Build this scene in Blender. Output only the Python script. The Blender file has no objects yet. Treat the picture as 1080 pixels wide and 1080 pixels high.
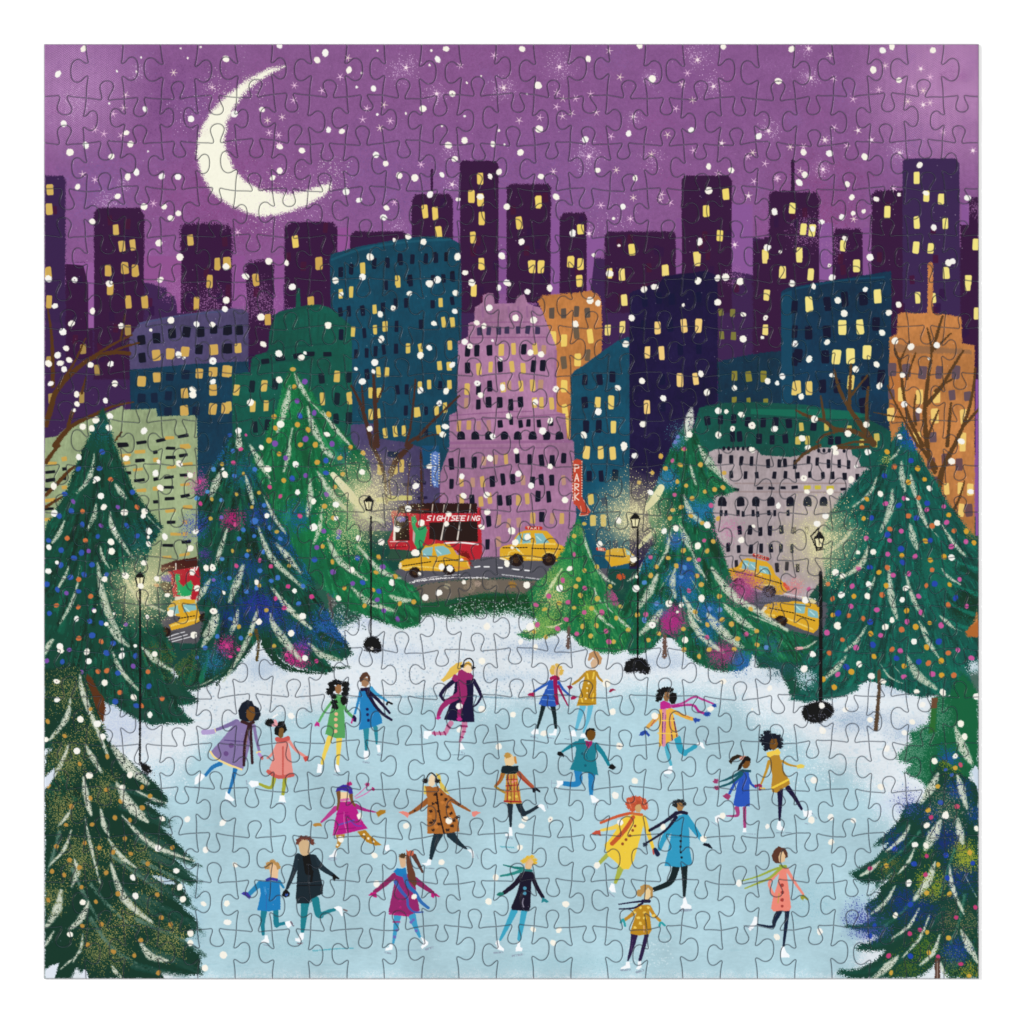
import bpy, math, random, time
import numpy as np

# ------------------------------------------------------------------ scale: one photograph pixel = U metres
U = 0.000516
CX = CY = 540.0
SC = bpy.context.scene

# ------------------------------------------------------------------ camera, studio ambient, lamps, exposure
cam_d = bpy.data.cameras.new('camera')
cam = bpy.data.objects.new('camera', cam_d)
SC.collection.objects.link(cam)
SC.camera = cam
DIST = 2.4
cam.location = (0, 0, DIST)
cam_d.sensor_width = 36
cam_d.lens = 36 * (DIST - 0.0021) / (1080 * U)
cam_d.clip_end = 50
cam_d.clip_start = 0.05

w = bpy.data.worlds.new('World')
SC.world = w
w.use_nodes = True
bg = w.node_tree.nodes['Background']
bg.inputs[0].default_value = (1, 1, 1, 1)
bg.inputs[1].default_value = 0.62

def area(name, loc, size, power):
    d = bpy.data.lights.new(name, 'AREA')
    d.shape = 'SQUARE'
    d.size = size
    d.energy = power
    o = bpy.data.objects.new(name, d)
    SC.collection.objects.link(o)
    o.location = loc
    from mathutils import Vector
    o.rotation_euler = (-Vector(loc)).to_track_quat('-Z', 'Y').to_euler()
    return o
area('softbox_lamp', (-5.2, 2.4, 3.6), 1.2, 300)
area('fill_lamp', (5.2, -3.0, 5.6), 2.2, 230)

SC.view_settings.view_transform = 'Standard'
SC.view_settings.look = 'None'
SC.view_settings.exposure = 0.0
SC.view_settings.gamma = 1.0
SC.view_settings.use_curve_mapping = False
LIGHT_GAIN = 1.14      # irradiance / pi reaching the print

# ------------------------------------------------------------------ the printed picture: painted on a fine grid of points
T0 = time.time()
S = 2.0                                  # grid cells per photograph pixel
X0, X1 = 46.7, 1032.3
N = int(round((X1 - X0) * S))
G = N + 1
rng = np.random.default_rng(7)
R = random.Random(11)
ax = (X0 + np.arange(G) / S).astype(np.float32)
COL = np.zeros((G, G, 3), np.float32)
IDM = np.zeros((G, G), np.int16)

def up(a, n=G):
    m = a.shape[0]
    t = np.linspace(0, m - 1.001, n)
    i = t.astype(int); f = (t - i).astype(np.float32)
    a = a[i] * (1 - f)[:, None] + a[i + 1] * f[:, None]
    return a[:, i] * (1 - f)[None] + a[:, i + 1] * f[None]
GN = 1300
GR = rng.random((GN, GN)).astype(np.float32)
i_ = np.minimum((np.arange(G) * GN / G).astype(int), GN - 1)
GR = GR[i_][:, i_]                                   # one-pixel grain
GR2 = up(rng.random((420, 420)).astype(np.float32))  # 2-3 px mottling
GR3 = up(rng.random((130, 130)).astype(np.float32))  # brush-size mottling
GR4 = up(rng.random((28, 28)).astype(np.float32))    # broad washes
STK = up(rng.random((760, 760)).astype(np.float32))
STKH = (STK + np.roll(STK, 2, 1) + np.roll(STK, 4, 1) + np.roll(STK, 6, 1)) / 4
STKV = (STK + np.roll(STK, 2, 0) + np.roll(STK, 4, 0) + np.roll(STK, 6, 0)) / 4

MOTIFS = []          # (name, label, parent index or 0, group)
CUR = 0
def motif(name, label=None, parent=0, group=None):
    global CUR
    MOTIFS.append((name, label, parent, group))
    CUR = len(MOTIFS)
    return CUR
def use(i):
    global CUR
    CUR = i

FR = [0.0, 0.0, 1.0]
def fr(x, y, s=1.0):
    FR[:] = [x, y, s]
def pts(p):
    if isinstance(p, str):
        p = [tuple(float(v) for v in q.split(',')) for q in p.split(';') if q.strip()]
    x, y, s = FR
    return [(x + a[0] / s, y + a[1] / s) for a in p]
def rgb(c):
    if isinstance(c, str):
        return np.array([int(c[i:i + 2], 16) / 255 for i in (0, 2, 4)], np.float32)
    return np.array(c, np.float32)
def win(x0, y0, x1, y1):
    a = max(0, int((x0 - X0) * S) - 1); b = min(G, int((x1 - X0) * S) + 3)
    c = max(0, int((y0 - X0) * S) - 1); d = min(G, int((y1 - X0) * S) + 3)
    if b - a < 1 or d - c < 1: return None
    return slice(c, d), slice(a, b)
def lay(w, al, c, own=True):
    sub = COL[w]
    sub += al[..., None] * (c - sub)
    if own and CUR:
        s = IDM[w]
        s[al > 0.5] = CUR
def smooth(p, closed=True, n=4):
    q = []; m = len(p)
    for i in range(m if closed else m - 1):
        if closed: a, b, c, d = p[i - 1], p[i], p[(i + 1) % m], p[(i + 2) % m]
        else: a, b, c, d = p[max(i - 1, 0)], p[i], p[i + 1], p[min(i + 2, m - 1)]
        for k in range(n):
            t = k / n
            q.append(tuple(0.5 * (2 * b[j] + (c[j] - a[j]) * t + (2 * a[j] - 5 * b[j] + 4 * c[j] - d[j]) * t * t + (3 * b[j] - a[j] - 3 * c[j] + d[j]) * t ** 3) for j in (0, 1)))
    if not closed: q.append(p[-1])
    return q
def polydist(p, w, reach=None):
    ys = ax[w[0]][:, None]; xs = ax[w[1]][None, :]
    inside = np.zeros((ys.shape[0], xs.shape[1]), bool)
    d2 = np.full(inside.shape, 1e9, np.float32)
    m = len(p)
    for i in range(m):
        x1, y1 = p[i]; x2, y2 = p[(i + 1) % m]
        if y1 != y2:
            c = (ys > min(y1, y2)) & (ys <= max(y1, y2))
            inside ^= c & (xs < (x2 - x1) * (ys - y1) / (y2 - y1) + x1)
        dx, dy = x2 - x1, y2 - y1; L = dx * dx + dy * dy + 1e-9
        t = np.clip(((xs - x1) * dx + (ys - y1) * dy) / L, 0, 1)
        np.minimum(d2, (xs - x1 - t * dx) ** 2 + (ys - y1 - t * dy) ** 2, out=d2)
    d = np.sqrt(d2)
    return np.where(inside, -d, d)
def finish(w, d, c, soft, rough, grain, alpha, own):
    if rough: d = d + (GR[w] - .5) * rough * 2 + (GR3[w] - .5) * rough
    al = np.clip(.5 - d / soft, 0, 1) * alpha
    if grain:
        al = al * (GR[w] * .65 + GR2[w] * .5 > grain)
    lay(w, al, rgb(c), own)
def poly(p, c, soft=.8, rough=0, grain=0, alpha=1, sm=False, own=True):
    p = pts(p)
    if sm: p = smooth(p)
    xs = [a[0] for a in p]; ys = [a[1] for a in p]; m = soft + rough * 2 + 1
    w = win(min(xs) - m, min(ys) - m, max(xs) + m, max(ys) + m)
    if w is None: return
    finish(w, polydist(p, w), c, soft, rough, grain, alpha, own)
def line(p, wd, c, soft=.8, rough=0, grain=0, alpha=1, sm=True, own=True, taper=None):
    """brush stroke; wd in frame units (start, end) or one number; taper = (start, mid, end)"""
    p = pts(p)
    if sm and len(p) > 2: p = smooth(p, False, 4)
    m = len(p)
    if taper:
        r = [np.interp(i / max(m - 1, 1), (0, .5, 1), taper) / FR[2] / 2 for i in range(m)]
    elif isinstance(wd, tuple): r = [np.interp(i / max(m - 1, 1), (0, 1), wd) / FR[2] / 2 for i in range(m)]
    else: r = [wd / FR[2] / 2] * m
    xs = [a[0] for a in p]; ys = [a[1] for a in p]; e = max(r) + soft + rough * 2 + 1
    w = win(min(xs) - e, min(ys) - e, max(xs) + e, max(ys) + e)
    if w is None: return
    yy = ax[w[0]][:, None]; xx = ax[w[1]][None, :]
    d = np.full((yy.shape[0], xx.shape[1]), 1e9, np.float32)
    for i in range(max(m - 1, 1)):
        x1, y1 = p[i]; x2, y2 = p[min(i + 1, m - 1)]
        dx, dy = x2 - x1, y2 - y1; L = dx * dx + dy * dy + 1e-9
        t = np.clip(((xx - x1) * dx + (yy - y1) * dy) / L, 0, 1)
        q = np.sqrt((xx - x1 - t * dx) ** 2 + (yy - y1 - t * dy) ** 2) - (r[i] + (r[min(i + 1, m - 1)] - r[i]) * t)
        np.minimum(d, q, out=d)
    finish(w, d, c, soft, rough, grain, alpha, own)
def dot(p, r, c, r2=None, ang=0, **k):
    """ellipses, r in frame units"""
    for (x, y) in pts(p):
        rr = r / FR[2]; q = (r2 or r) / FR[2]; e = max(rr, q) + 2
        w = win(x - e, y - e, x + e, y + e)
        if w is None: continue
        yy = ax[w[0]][:, None] - y; xx = ax[w[1]][None, :] - x
        ca, sa = math.cos(ang), math.sin(ang)
        a = xx * ca + yy * sa; b = -xx * sa + yy * ca
        d = (np.sqrt((a / rr) ** 2 + (b / q) ** 2) - 1) * min(rr, q)
        finish(w, d, c, k.get('soft', .8), k.get('rough', 0), k.get('grain', 0), k.get('alpha', 1), k.get('own', True))
def spray(x, y, r, c, dens=.8, soft=0.0, ry=None, mask=None, wash=.3, own=False):
    """airbrush: grain density falls off from the centre (coordinates in px)"""
    ry = ry or r
    w = win(x - r * 1.5, y - ry * 1.5, x + r * 1.5, y + ry * 1.5)
    if w is None: return
    yy = (ax[w[0]][:, None] - y) / ry; xx = (ax[w[1]][None, :] - x) / r
    d = np.sqrt(xx * xx + yy * yy) + (GR3[w] - .5) * .35
    f = np.clip(1.3 - d, 0, 1) ** 1.5 * dens
    al = (GR[w] < f * .9) * .62 + f * (.1 + wash * .8)
    al = np.clip(al, 0, 1) * np.clip((1.45 - d) * 3, 0, 1)
    if mask is not None: al = al * np.isin(IDM[w], mask)
    lay(w, al.astype(np.float32), rgb(c), own)
def rects(p, wd, ht, c, rot=0, jit=.9, soft=.9, alpha=1, sm=True):
    """hand painted window dabs"""
    s = FR[2]; a_ = pts(p); sv = FR[:]
    FR[:] = [0, 0, 1]
    for (x, y) in a_:
        if wd / s > 3 and ht / s > 7: x += R.uniform(-.5, .5); y += R.uniform(-.6, .6)
        hw, hh = wd / s / 2 * R.uniform(.9, 1.12), ht / s / 2 * R.uniform(.9, 1.1)
        a = math.radians(rot + R.uniform(-6, 6)); ca, sa = math.cos(a), math.sin(a)
        q = []
        for (u, v) in ((-1, -.8), (-.7, -1), (.8, -1.02), (1, -.8), (1, .75), (.75, 1), (-.75, 1.02), (-1, .8)):
            u = u * hw + R.uniform(-1, 1) * jit * .35; v = v * hh + R.uniform(-1, 1) * jit * .35
            q.append((x + u * ca - v * sa, y + u * sa + v * ca))
        poly(q, c, soft=soft, alpha=alpha, own=False)
    FR[:] = sv
def streaks(reg, horiz, amt):
    w = win(*reg)
    f = (STKH if horiz else STKV)[w]
    COL[w] *= (1 + (f - .5) * amt)[..., None]
YW, YD = 'F2D25C', 'D2A850'
SNOW = []            # gathered snow dabs (painted last)
def snow(p, r=3.1):
    for q in pts(p): SNOW.append((q[0], q[1], r * 1.14 if r > 2 else r))
STARS = []
def stars(p, r=4.0, g=0):
    for q in pts(p): STARS.append((q[0], q[1], r, g))
# ================================================================== SKY
sky = motif('printed_sky', 'purple night sky printed with pink stars and falling snow')
IDM[:] = sky
t = np.clip((ax - 47) / 300, 0, 1)[:, None, None]
COL[:] = rgb('87568D') * (1 - t) + rgb('88548E') * t
for (x, y, r, c, d) in ((70, 80, 70, '9A669E', .4), (235, 215, 90, '8A4886', .6), (330, 290, 70, '925290', .6), (190, 110, 60, '7B4A86', .6),
                        (1000, 90, 85, 'A573A8', .5), (870, 215, 60, '8C4680', .65), (820, 250, 50, '8F4F90', .6), (150, 290, 60, '97579A', .8),
                        (960, 110, 60, '97689E', .35), (560, 210, 120, '80569A', .35), (420, 190, 80, '7F5797', .35), (500, 60, 120, '88508A', .4),
                        (720, 100, 100, '875292', .3), (640, 190, 70, '8A619C', .3), (100, 200, 55, '8560A0', .45)):
    spray(x, y, r, c, d * .45, wash=1.3)
# fine printed dot screen in the two upper corners
for (cx, cy, r, c) in ((75, 90, 75, 'C79ACB'), (1010, 85, 105, 'D7A3D0')):
    w_ = win(cx - r * 1.3, 47, cx + r * 1.3, cy + r * 1.2)
    yy = ax[w_[0]][:, None]; xx = ax[w_[1]][None, :]
    f = np.clip(1.2 - np.hypot(xx - cx, yy - cy) / r, 0, 1)
    lat = np.clip((np.sin(xx * 2.9) * np.sin(yy * 2.5 + np.cos(xx * 1.45)) + .1) * 3, 0, 1)
    lay(w_, np.clip(lat * f * .85 + f * .06, 0, .7).astype(np.float32), rgb(c), False)
COL *= (1 + (GR - .5) * .07 + (GR2 - .5) * .06 + (GR3 - .5) * .05)[..., None]
for _ in range(140):
    spray(R.uniform(50, 1030), R.uniform(50, 300), R.uniform(6, 26), R.choice(('9A68A2', '7C4C86', '90508E', '8A62A0')), R.uniform(.08, .22), wash=.5)
fr(0, 0)
# ---- moon
moon = motif('printed_moon', 'large cream crescent moon in the purple sky')
poly('300,70;283,73;268,80;252,90;238,101;224,116;214,132;208,148;207,162;210,178;216,192;226,205;240,215;256,223;275,228;292,227;305,223;322,217;338,209;350,198;350,193;338,195;322,201;305,204;288,203;272,199;258,190;247,178;240,163;237,147;239,131;245,116;255,101;268,89;284,78', 'F3F1DE', soft=2.4, rough=2.0)
fr(0, 0)
for (x, y, r) in ((236, 110, 10), (262, 86, 8), (215, 140, 6)): spray(x, y, r, 'E9E3D2', .4, wash=.2)
use(sky)
for (x, y, r) in ((335, 200, 18), (270, 95, 14), (350, 185, 22), (248, 150, 9), (262, 186, 9), (225, 95, 22), (290, 212, 40)):
    spray(x, y, r, 'E6D3DE', .10, wash=0)
for (x, y, r, d) in ((428, 72, 22, .28), (460, 99, 16, .3), (531, 92, 18, .4), (474, 160, 14, .3), (590, 70, 22, .25), (621, 165, 20, .35), (686, 82, 11, .55),
                     (735, 60, 20, .28), (752, 91, 20, .25), (668, 125, 12, .25), (687, 165, 18, .22), (811, 138, 18, .3), (853, 82, 14, .4), (850, 52, 12, .25),
                     (866, 178, 14, .4), (872, 148, 10, .3), (948, 160, 14, .35), (775, 255, 14, .35), (145, 75, 12, .3), (130, 195, 10, .35), (621, 245, 10, .3),
                     (477, 195, 12, .25), (80, 108, 22, .25), (112, 215, 16, .35), (420, 240, 16, .25), (320, 205, 40, .08), (200, 120, 30, .08), (650, 230, 30, .08)):
    spray(x, y, r * .85, 'D9B4DA', d * .55, wash=.5)
fr(30, 30, 4)
snow('124,192;232,86;148,402;242,492;412,440;430,488;175,522;350,540;492,340;686,382;869,360;833,128;455,606;419,626;562,624;631,626;207,668;376,708;269,815;488,752;600,800;632,780;550,905;638,965;556,1060;915,1045;833,1005;1014,982;84,1055;195,1060;342,1075;1060,498;1060,600;1030,630;985,342;1058,70')
stars('612,186;410,280;402,334;358,360;280,426;318,444;390,452;228,614;280,638;527,738;775,248;882,860;1070,374;1008,388;1015,440;1055,450;1057,490')
snow('474,122;373,180;456,182;672,125;642,84;726,78;340,316;505,518', 1.2)
fr(300, 30, 4)
snow('172,103;138,133;272,175;376,253;186,428;242,434;74,515;386,533;427,570;314,724;260,688;430,756;418,797;484,620;550,630;665,617;614,700;692,492;760,472;718,550;646,130;682,86;708,275;584,338;1003,86;880,488;996,523;906,605;868,624;938,752;826,710;730,962;586,900;522,878;362,962;330,1048;215,1063;762,1030;1000,900;916,958;1072,240;1072,424;610,1075;645,1060;790,1072;938,1072')
stars('158,262;39,302;347,338;420,322;330,384;446,390;403,420;885,114;741,156;990,388;576,574;268,124;235,204;464,733;42,240')
stars('513,165;642,275;925,250;708,658', 4.2, 1)
snow('305,247;326,188;393,94;620,93;770,229;1024,277;905,430;928,490;760,370;512,358;612,155;830,200;392,362;665,412', 1.3)
fr(560, 30, 4)
snow('30,240;242,128;36,424;230,468;412,443;676,428;106,710;281,598;440,632;42,624;388,752;512,212;176,864;335,1035;750,684;712,898;750,582;845,598;1027,773;995,925;960,455;1044,222;812,76;458,70;786,1052;821,1049;705,1065;882,1066')
stars('110,270;136,296;188,294;252,276;108,330;133,370;172,358;38,376;276,354;376,205;338,455;330,94;660,188;638,236;612,338;682,302;576,448;685,514;915,540;936,524;988,570;360,597;95,603;508,532;432,714;295,746;552,700;545,722;588,735;420,803;790,612;942,645;1040,632')
stars('120,162;703,132;770,244;805,484;1003,432;432,372;860,912;245,865;918,706;245,540', 4.2, 1)
fr(810, 30, 4)
snow('44,222;100,87;444,175;553,218;484,92;523,76;696,92;150,522;260,527;408,541;156,617;132,650;640,576;335,657;354,712;457,720;312,796;226,816;28,774;324,885;666,695;188,845;700,840;842,714;762,990;430,965;270,1050;104,1072;0,925')
stars('495,157;278,212;590,308;684,313;360,298;333,495;94,500;150,498;280,418;740,438;530,675;362,804;38,632;468,258;610,245;262,114;136,600;655,262;684,205')
stars('645,170;655,322;380,430;437,470;865,515;172,84;180,208;240,470;555,525;232,594', 4.2, 1)
for _ in range(420):
    x, y = R.uniform(50, 1030), R.uniform(50, 260)
    SNOW.append((x, y, R.uniform(.35, .75)))

# ================================================================== FAR SKYLINE
fr(0, 0)
def tower(label, p, c, name='printed_skyscraper', rough=.9, group='plum towers of the printed skyline'):
    m = motif(name, label, 0, group)
    poly(p, c, rough=rough, soft=1)
    return m
PL, PB = '3C1E42', '412853'
tw = []
tower('wide blue plum mass of distant blocks low behind the painted city', '47,330;85,277;100,300;150,297;180,305;184,312;190,330;262,330;262,300;300,300;300,325;620,320;627,272;760,285;794,250;870,262;1034,260;1034,480;46,480', PB, name='printed_skyline')
COL[win(47, 262, 1032, 460)] *= 1
tower('plum tower cut off by the left edge', '47,185;66,185;69,190;69,340;47,340', '3D2750')
tower('low plum block between the two leftmost towers', '69,278;88,277;98,280;98,380;69,380', PL)
tower('plum tower under the pink star left of the moon', '99,224;103,219;148,219;152,226;152,400;99,400', '3C1F42')
tower('plum tower directly beneath the crescent moon', '190,240;195,235;240,236;245,243;245,330;190,330', PL, rough=1.8)
tower('small grainy plum block right of the moon tower', '258,280;263,275;286,275;290,282;288,350;280,392;262,392', '3C1F42', rough=2.5)
tower('plum tower left of the big teal block', '300,240;308,234;352,234;356,240;356,325;300,325', PL)
tower('flat plum block behind the big teal block', '369,249;374,244;425,244;432,250;432,300;369,300', '3C1F42')
tower('plum tower with a thin mast', '434,212;438,205;474,204;478,210;478,310;434,310', '3C1F42')
fr(300, 30, 4); line('622,598;622,705', 10, '3C1F42', sm=False, rough=.4); fr(0, 0)
tower('tallest plum tower at the centre of the skyline', '485,172;488,169;524,170;526,175;526,330;485,330', '3C1F42', rough=.6)
tower('plum tower right of the tallest centre tower', '534,198;538,194;578,194;581,198;581,320;534,320', '3C1F42')
tower('narrow plum tower above the orange block', '590,230;595,224;616,224;619,230;619,320;590,320', '3C1F42')
tower('broad plum block right of the orange building', '638,249;641,244;710,244;713,249;713,330;638,330', '3C1F42')
tower('plum tower rising over the navy building', '719,190;722,185;768,185;772,191;772,330;719,330', '3C1F42', rough=.5)
tower('plum spired tower behind the teal building', '811,206;815,201;838,202;860,203;864,210;864,260;870,420;794,420;794,254;811,250', '3C1F42', rough=1.4)
fr(810, 30, 4); line('105,560;105,690', 16, '3C1F42', sm=False, rough=.5); fr(0, 0)
tower('small plum block left of the twin right towers', '878,246;882,241;906,241;910,246;910,330;878,330', PL, rough=1.4)
tower('plum tower joined to the tall right tower', '919,206;924,201;955,200;955,420;919,330', '3C1F42', rough=1.2)
tower('tall blue plum tower near the right edge', '952,170;956,167;1008,167;1012,172;1013,430;952,430', '3F2B55', rough=.4)
tower('plum sliver at the right edge', '1013,237;1022,237;1022,209;1032,208;1032,430;1013,430', '3C1F42')
fr(0, 0)
use(sky)
# sky gaps and glows between towers
def gap(p, c='94599C', **k): poly(p, c, soft=1, **k)
gap('69,277;99,277;99,346;93,346;93,300;88,280;69,278')
gap('152,270;191,270;190,330;187,330;185,312;176,312;176,297;152,297', '90508F', rough=.6)
gap('245,270;258,270;258,290;262,330;262,322;245,324', '8E5092', rough=.5)
gap('290,270;299,270;299,327;288,332', '8E5092', rough=.5)
gap('526,200;534,200;534,310;526,310', '845090'); gap('581,230;590,230;590,312;581,312', '8A5598'); gap('619,250;638,250;634,270;627,272;622,312;619,312', '8A5598')
gap('713,230;719,230;719,288;713,289', '86508F'); gap('772,215;794,215;794,290;772,286', '8A5598', rough=.5)
gap('864,235;878,235;878,330;864,330', '8A5598'); gap('910,240;919,240;919,330;910,330', '86508F'); gap('1014,214;1022,214;1022,237;1014,237', '8A5598')
gap('478,210;485,210;485,260;478,260', '8A5598'); gap('432,236;434,236;434,250;432,250', '8A5598'); gap('356,240;369,240;369,262;356,266', '935094')
for (x, y, r) in ((275, 320, 26), (185, 305, 16), (222, 320, 22), (236, 236, 8), (775, 292, 12), (850, 245, 20), (880, 262, 14), (355, 232, 8), (1030, 220, 10)):
    spray(x, y, r, 'A56BA6', .35, wash=.1)
# faint maroon windows
fr(0, 0)
for k in range(230):
    x, y = R.uniform(50, 1030), R.uniform(175, 380)
    i, j = int((y - X0) * S), int((x - X0) * S)
    if IDM[i, j] > moon and IDM[min(i + 15, N), min(j + 6, N)] > moon and IDM[i - 12, j - 6] > moon:
        rects([(x, y)], 5.5, 10, '4A1538' if k % 2 else '351A44', alpha=.75)
fr(30, 30, 4)
rects('90,680;86,762;82,1030;368,850;392,916;440,914;334,1022;404,1010;450,1020;684,895;795,992;838,990;766,1070;960,1060', 26, 46, 'D3B05A', rot=-3)
fr(300, 30, 4)
rects('45,898;144,990;593,770;635,780;649,860;824,632;790,710;826,722;832,800;797,880;830,994;1072,732;990,822;1045,1005', 25, 52, 'EAC960', rot=-4)
fr(560, 30, 4)
rects('30,732;0,1005;42,1005;208,846;168,986;210,996;206,1065;424,934;566,1020;330,1035;384,1040;822,700;740,772;795,872;700,968;988,955;1060,1032', 26, 46, 'F0D768', rot=-3)
fr(810, 30, 4)
rects('105,760;150,848;187,852;134,948;60,1030;180,1038;314,914;373,1000;502,773;626,632;667,710;730,722;626,820;747,825;626,922;688,928;752,1030;844,1060;878,910', 25, 48, 'F2E27C', rot=2)
fr(40, 270, 5.4)
rects('398,82;495,70;552,82;408,188;514,262;609,262;60,95;62,262;900,270;978,146;1020,45;1072,40', 34, 68, 'CDA64F', rot=-3)
rects('514,425;255,528;338,652;248,805;75,810;60,600', 32, 60, 'A98B4A', rot=-3)
snow('60,130;208,135;406,158;96,284;310,314;190,384;142,432;474,398;160,525;112,565;178,592;60,612;126,610;148,645;298,620;414,615;72,727;438,726;384,824;220,788;222,843;697,137;808,5;757,366;904,388;993,390;800,562;996,598;882,760;882,790;1072,252;410,912;330,934;255,972;306,982;404,978;604,996')
fr(240, 270, 5.4)
rects('518,40;162,140;475,265', 36, 66, 'CDA44E'); rects('228,360', 34, 60, 'CDA44E')
snow('235,30;106,116;368,176;190,348;203,502;292,556;420,578;572,390;614,142;768,120;812,8;870,332;878,470;838,606;768,715;294,705;130,835;810,984;564,1016;62,995')
snow('572,395;874,475', 3.4)
fr(440, 270, 5.4)
rects('364,45;655,60;706,62;873,35;932,48;926,145;320,195', 34, 66, 'F0D066')
snow('230,10;274,95;484,5;115,135;75,160;218,210;214,315;95,384;410,295;314,155;465,180;518,158;628,203;755,182;985,253;1030,268;340,380;380,398;560,352;663,365;270,488;68,522;18,566;200,620;901,388;645,550;706,560;343,725;362,792;486,748;164,770;18,766;790,758;126,838;522,912;674,832;758,937;714,996;430,1028;160,972;145,1016;950,1020;1032,886')
fr(640, 270, 5.4)
rects('334,80;87,108;98,250;87,405;5,420;514,18;1000,98;912,225;904,420;902,10', 33, 64, 'F0D87A')
rects('650,320;714,325;655,453;722,452', 30, 46, '7F7A3A')
snow('15,100;212,190;272,176;520,142;632,125;676,120;760,145;142,352;632,264;777,333;904,352;108,502;777,472;62,750;200,712;536,670;727,752;916,712;1000,685;570,776;322,810;635,882;207,957;766,903;827,965;716,983;470,1017;636,1020;955,985;1055,160;1072,500;98,1080')
fr(840, 270, 5.4)
rects('82,105;342,55;692,238;780,240;853,98;976,170;1028,330;15,5', 33, 64, 'F0DF7E')
snow('420,8;865,38;204,122;97,172;392,190;236,252;272,327;583,277;526,322;488,437;175,490;562,482;652,517;800,507;72,588;457,618;338,645;604,678;473,740;28,800;614,845;698,880;103,928;398,960;294,1012;33,1038;588,1028;938,1055')

# ================================================================== NEAR BUILDINGS
fr(0, 0)
shr = motif('printed_shrubbery', 'dark green undergrowth showing between the painted trees')
poly('46,545;1034,545;1034,690;240,690;235,715;165,715;150,690;46,690', '1D4A40', rough=1)
for _ in range(260): line([(R.uniform(47, 1033), R.uniform(560, 670))] * 2, R.uniform(3, 9), R.choice(('16403A', '265A48', '2A5A66', '33624A')), own=False, alpha=.4, rough=1.5)
DK = '101B2C'
def bld(label, p, c, rough=.5, sm=False):
    m = motif('printed_building', label, 0, 'painted city buildings behind the trees')
    poly(p, c, rough=rough, soft=.9, sm=sm)
    x = [a[0] for a in pts(p)]; y = [a[1] for a in pts(p)]
    w_ = win(min(x), min(y), max(x), max(y))
    k = (IDM[w_] == m)[..., None]
    COL[w_] *= np.where(k, 1 + ((GR4[w_] - .5) * .17 + (STKV[w_] - .5) * .13 + (GR3[w_] - .5) * .10 + (GR2[w_] - .5) * .05)[..., None], 1)
    return m
fr(0, 0)
bld('dark teal block under the slate building at left', '137,389;200,383;262,378;262,560;206,560;206,472;138,440', '053E55')
bld('slate purple building with square black windows', '137,390;136,357;140,350;147,340;170,335;197,331;218,328;245,325;256,326;262,330;262,381;200,384;160,388', '51486F')
fr(40, 270, 5.4)
line('575,385;700,360;850,335;1060,315', 8, '42507A', own=False, alpha=.6)
rects('588,478;675,468;764,443;848,435;928,430;1002,420;1075,422;592,578;915,532;1075,528', 42, 56, DK)
rects('672,565;752,555;838,545;1000,532', 46, 58, 'D0A652')
rects('590,716;676,690;920,670;998,658;1072,655;832,782;998,765;834,884;996,874;1070,865', 45, 60, 'D0A652')
rects('752,685;838,672;590,812;664,805;745,795;742,890;900,880', 42, 52, '0B2A40')
fr(240, 270, 5.4)
rects('8,420;66,420;5,530', 40, 52, DK); rects('57,522', 42, 60, 'D3AE55'); rects('10,655;8,860', 34, 60, 'D3AE55')
fr(0, 0)
bld('dark green domed building left of the big teal block', '245,395;264,392;265,378;270,374;283,371;284,350;288,338;294,329;312,324;313,304;316,304;317,323;336,321;346,324;372,338;372,500;245,500', '12574A')
fr(240, 270, 5.4)
for q in ('230,545;380,515;560,500', '140,625;300,600;460,580', '260,345;400,300;520,282'): line(q, 14, '0C4A44', own=False, alpha=.7, rough=.6)
for x in range(290, 560, 38): line([(x, 330), (x - 6, 500)], 10, '0E4E44', own=False, alpha=.5, rough=.5)
rects('215,600;300,583;400,568;470,558;568,560', 52, 28, '0B2430', rot=-4)
rects('140,745;270,730;533,700;688,690;625,815;692,920;620,930;155,975;225,960', 32, 62, '0B2A33')
rects('50,760;206,742;145,860;217,850;622,688;543,810;696,812', 32, 66, 'D6B458')
fr(0, 0)
bld('big teal building with slanting roof line', '348,275;349,268;382,259;430,251;450,249;472,250;485,257;487,300;485,500;440,520;372,500;371,344;349,324', '17495F')
fr(300, 30, 4)
line('200,975;330,930;520,900;700,890', 10, '2A6277', own=False, alpha=.5)
rects('237,1028;281,1015;381,994;434,985;488,970;540,974;598,970;636,965;682,962;710,1045;528,1060', 17, 42, DK, rot=2)
rects('330,1010;478,1065', 20, 46, 'E2C256')
fr(240, 270, 5.4)
rects('646,92;702,76;838,45;910,38;985,20;1050,20;1043,145;903,168;886,290;642,320;692,312;768,308;955,270;1018,268;645,448;780,435;960,400;957,530;845,540;892,535;792,552;730,560;795,670;970,762;1018,762;1015,880', 24, 58, '0E2337', rot=-2)
rects('768,70;970,150;645,212;704,204;838,300;898,403;838,420;714,432;1030,525;860,662;908,662;815,782;860,780;813,900;860,895;897,1010;953,1000;1005,998;1075,890', 25, 58, 'DDBE5A', rot=-3)
fr(440, 270, 5.4)
rects('50,20;105,10;88,130;148,130;203,120;88,272;198,255;24,392;50,880;50,1000;133,735', 24, 50, '0E2337', rot=-2)
rects('132,265;148,376;198,380;184,510;20,525;128,626;182,625;12,740;70,732;182,730;8,890;112,880;160,865;120,990', 25, 54, 'DDBE5A', rot=-3)
fr(0, 0)
bld('orange building beside the pink tower', '567,318;572,312;600,309;624,307;632,312;635,320;635,372;614,388;604,394;602,470;598,470;585,440;580,350', 'C07A40', rough=1)
fr(440, 270, 5.4)
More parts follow.
